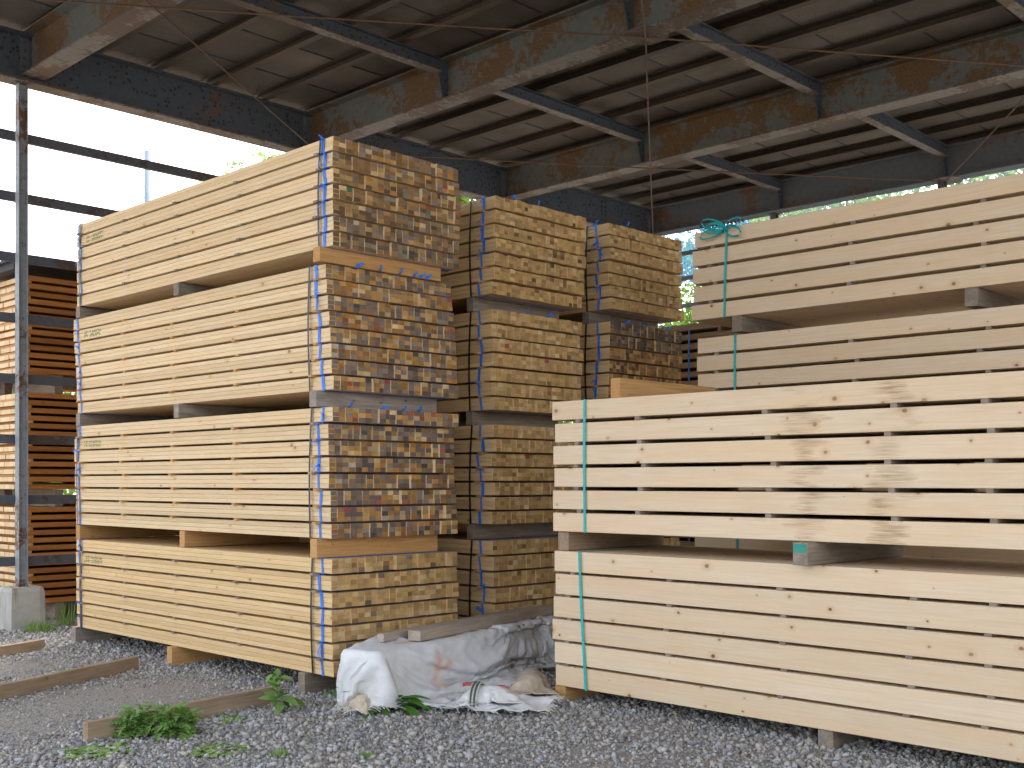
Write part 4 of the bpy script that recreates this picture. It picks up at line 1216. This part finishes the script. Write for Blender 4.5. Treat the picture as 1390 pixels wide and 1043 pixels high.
def rosette(label, c, n, spread, size):
    mb = MB()
    for k in range(n):
        a = random.uniform(0, 6.283); r_ = spread * math.sqrt(random.random()); b = Vector((math.cos(a) * r_, math.sin(a) * r_ , .004))
        d = random.uniform(0, 6.283); L_ = size * random.uniform(.6, 1.2); tilt = random.uniform(.1, .7)
        u = Vector((math.cos(d), math.sin(d), tilt)); sdv = Vector((-math.sin(d), math.cos(d), random.uniform(-.3, .3)))
        tint = (random.random(),) * 3; seg = 7; n0 = len(mb.v)
        for i in range(seg + 1):
            t = i / seg; wv = L_ * .2 * (math.sin(math.pi * (t * .9 + .06))) * (.35 + 1.1 * (i % 2))
            p = b + u * L_ * t - Vector((0, 0, 1)) * L_ * .6 * t * t; p.z = max(p.z, .012)
            mb.v += [tuple(p - sdv * wv), tuple(p + sdv * wv)]
        for i in range(seg):
            q = n0 + 2 * i; mb.f.append((q, q + 1, q + 3, q + 2)); mb.m.append(0); mb.c.append(tint)
    o = mb.build('low_weed', M['leaf_weed'], None, c, tint=True); return tag(o, label, 'weed')
def grass(name, label, c, n, spread, h, mat='leaf_weed', flat=.5, cat='grass'):
    mb = MB()
    for k in range(n):
        a = random.uniform(0, 6.283); r_ = spread * math.sqrt(random.random()); bx_, by_ = math.cos(a) * r_, math.sin(a) * r_ 
        d = random.uniform(0, 6.283); L_ = h * random.uniform(.5, 1.15); fl = random.uniform(.25, 1) * flat
        wv = random.uniform(.002, .005) * (1 + flat)
        pts = [(bx_ + math.cos(d) * L_ * fl * t, by_ + math.sin(d) * L_ * fl * t, max(.002, L_ * (t - fl * .7 * t * t))) for t in (0, .35, .7, 1)]
        n0 = len(mb.v)
        for t, p in zip((0, .35, .7, 1), pts):
            ww = wv * (1 - t * .9); mb.v += [(p[0] - math.sin(d) * ww, p[1] + math.cos(d) * ww, p[2]), (p[0] + math.sin(d) * ww, p[1] - math.cos(d) * ww, p[2])]
        tint = (random.random(),) * 3
        for i in range(3):
            q = n0 + 2 * i; mb.f.append((q, q + 1, q + 3, q + 2)); mb.m.append(0); mb.c.append(tint)
    o = mb.build(name, M[mat], None, c, tint=True); tag(o, label, cat); return o
rosette('low feathery weed patch below the weedy end of the loose bearer', at_z(132, 1022), 150, .16, .10)
rosette('low feathery weed patch on open gravel between mugwort and upright weed', at_z(295, 1020), 120, .17, .085)
grass('grass_tuft', 'thin grass blades growing beside the concrete footing', at_z(56, 858), 130, .16, .17, flat=.5)
grass('grass_tuft', 'tall grass blades between the footing and the lowest bundle', at_z(88, 850), 60, .10, .30, flat=.45)
grass('grass_tuft', 'small grass tuft beside the grey corner bearer of the lowest bundle', at_z(455, 945), 60, .07, .07, flat=.7)
grass('grass_tuft', 'few green blades at the foot of the loose bearer near the upright weed', at_z(310, 978), 90, .13, .05, flat=.9)
grass('grass_tuft', 'tiny green tuft alone on the gravel below the tarpaulin leaves', at_z(497, 1028), 40, .04, .04, flat=.6)
grass('grass_tuft', 'small tuft on open gravel beyond the feathery weed patch', at_z(378, 1027), 40, .06, .06, flat=.7)

# ------------------------------------------------------------------ trees and far things
def tree(label, p, h, rad, n, group=None, seed=1, leaf=.12):
    r = np.random.default_rng(seed)
    E = empty('broadleaf_tree', p); tag(E, label, 'tree', group)
    mb = MB()
    mb.tube([(0, 0, 0), (.06, .03, h * .35), (-.04, .08, h * .7), (0, 0, h * .92)], .13, 8, taper=.25)
    for k in range(12):
        a = k * 2.4; z = h * (.3 + .045 * k); L_ = rad * r.uniform(.6, 1.0)
        mb.tube([(0, 0, z), (math.cos(a) * L_ * .5, math.sin(a) * L_ * .5, z + L_ * .35), (math.cos(a) * L_, math.sin(a) * L_, z + L_ * .6)], .045, 5, taper=.2)
    mb.build('trunk', M['bark'], E, smooth=True)
    ncl = 46
    cl = r.normal(size=(ncl, 3)); cl /= np.linalg.norm(cl, axis=1)[:, None]; cl *= r.uniform(.35, 1.0, (ncl, 1)) ** .6
    cl = cl * np.array([rad, rad, h * .36]) + np.array([0, 0, h * .64])
    idx = r.integers(0, ncl, n)
    q = r.normal(size=(n, 3)) * np.array([.34, .34, .26]) * rad * .55 + cl[idx]
    nrm = r.normal(size=(n, 3)); nrm[:, 2] += .6; nrm /= np.linalg.norm(nrm, axis=1)[:, None]
    u = np.cross(nrm, r.normal(size=(n, 3))); u /= np.linalg.norm(u, axis=1)[:, None]; v_ = np.cross(nrm, u)
    sz = leaf * r.uniform(.6, 1.3, (n, 1))
    V = np.stack([q - u * sz, q - v_ * sz * .45 + nrm * sz * .1, q + u * sz, q + v_ * sz * .45 + nrm * sz * .1], 1)
    me = bpy.data.meshes.new('crown')
    me.from_pydata(V.reshape(-1, 3).tolist(), [], np.arange(n * 4).reshape(n, 4).tolist())
    ca = me.color_attributes.new('tint', 'FLOAT_COLOR', 'POINT')
    tv = np.clip(r.uniform(0, 1, ncl)[idx] * .6 + r.uniform(0, .4, n), 0, 1)
    ca.data.foreach_set('color', np.repeat(np.stack([tv, tv, tv, np.ones(n)], 1), 4, 0).reshape(-1).astype(np.float32))
    me.materials.append(M['leaf_tree'])
    link('crown', me, E)
GTR = 'trees beyond the far eave'
k = 0
for (x, y, h, rad) in ((22.5, 17.3, 8.2, 2.2), (24.5, 14.2, 10.5, 2.7), (22.0, 11.6, 8.6, 2.2), (25.5, 9.2, 11.0, 2.8), (22.5, 7.4, 9.2, 2.3), (27.5, 18.5, 9.5, 2.8), (26, 4.5, 10.5, 2.8)):
    k += 1
    tree('leafy green tree standing outside beyond the far eave of the shed', (x, y, 0), h, rad, 7000, GTR, seed=20 + k, leaf=.10)
tree('sunlit tree whose top shows above the topmost bundle outside the gable', (12.75, 20.0, 0), 8.3, 1.7, 5200, None, seed=5, leaf=.08)
for k, (x, y, h, rad) in enumerate(((20.5, 20.5, 5.2, 2.2), (24.5, 21.5, 6.0, 2.6), (21.5, 14.5, 4.6, 1.9), (21.0, 9.5, 4.4, 1.9))):
    tree('bushy young tree with low crown outside beyond the far eave', (x, y, -.8), h, rad, 6000, 'low bushy trees beyond the far eave', seed=60 + k, leaf=.10)
tree('tall tree outside the gable behind the middle blue-tied stack', (17.6, 19.4, 0), 9.6, 2.2, 7000, None, seed=91, leaf=.10)
for k, (x, y) in enumerate(((4.6, 20.5), (8.4, 21.5))):
    tree('low bushy tree behind the orange board stacks outside the gable', (x, y, -.6), 4.6, 2.4, 6000, 'low bushy trees outside the gable', seed=95 + k, leaf=.10)
p = CAM + ray(200, 205) * 45
mb = MB(); mb.tube([(0, 0, 0), (0, 0, p.z)], .19, 12, taper=.62)
pol = mb.build('utility_pole', M['pole'], None, (p.x, p.y, 0), smooth=True); tag(pol, 'pale concrete utility pole rising beyond the open gable', 'utility pole')
for k in range(9):
    mb = MB(); mb.box((-.24, -.012, p.z - 1.0 - k * .45), (.24, .012, p.z - .975 - k * .45)); mb.build('step_bolt', M['pole'], pol)
mb = MB(); a_ = CAM + ray(185, 228) * 45; b_ = CAM + ray(-60, 275) * 30
mb.tube([a_.lerp(b_, t) - Vector((0, 0, .5 * math.sin(t * math.pi))) for t in np.linspace(0, 1, 10)], .012, 5)
o = mb.build('overhead_wire', M['wire']); tag(o, 'thin overhead wire crossing the sky beside the utility pole', 'wire')
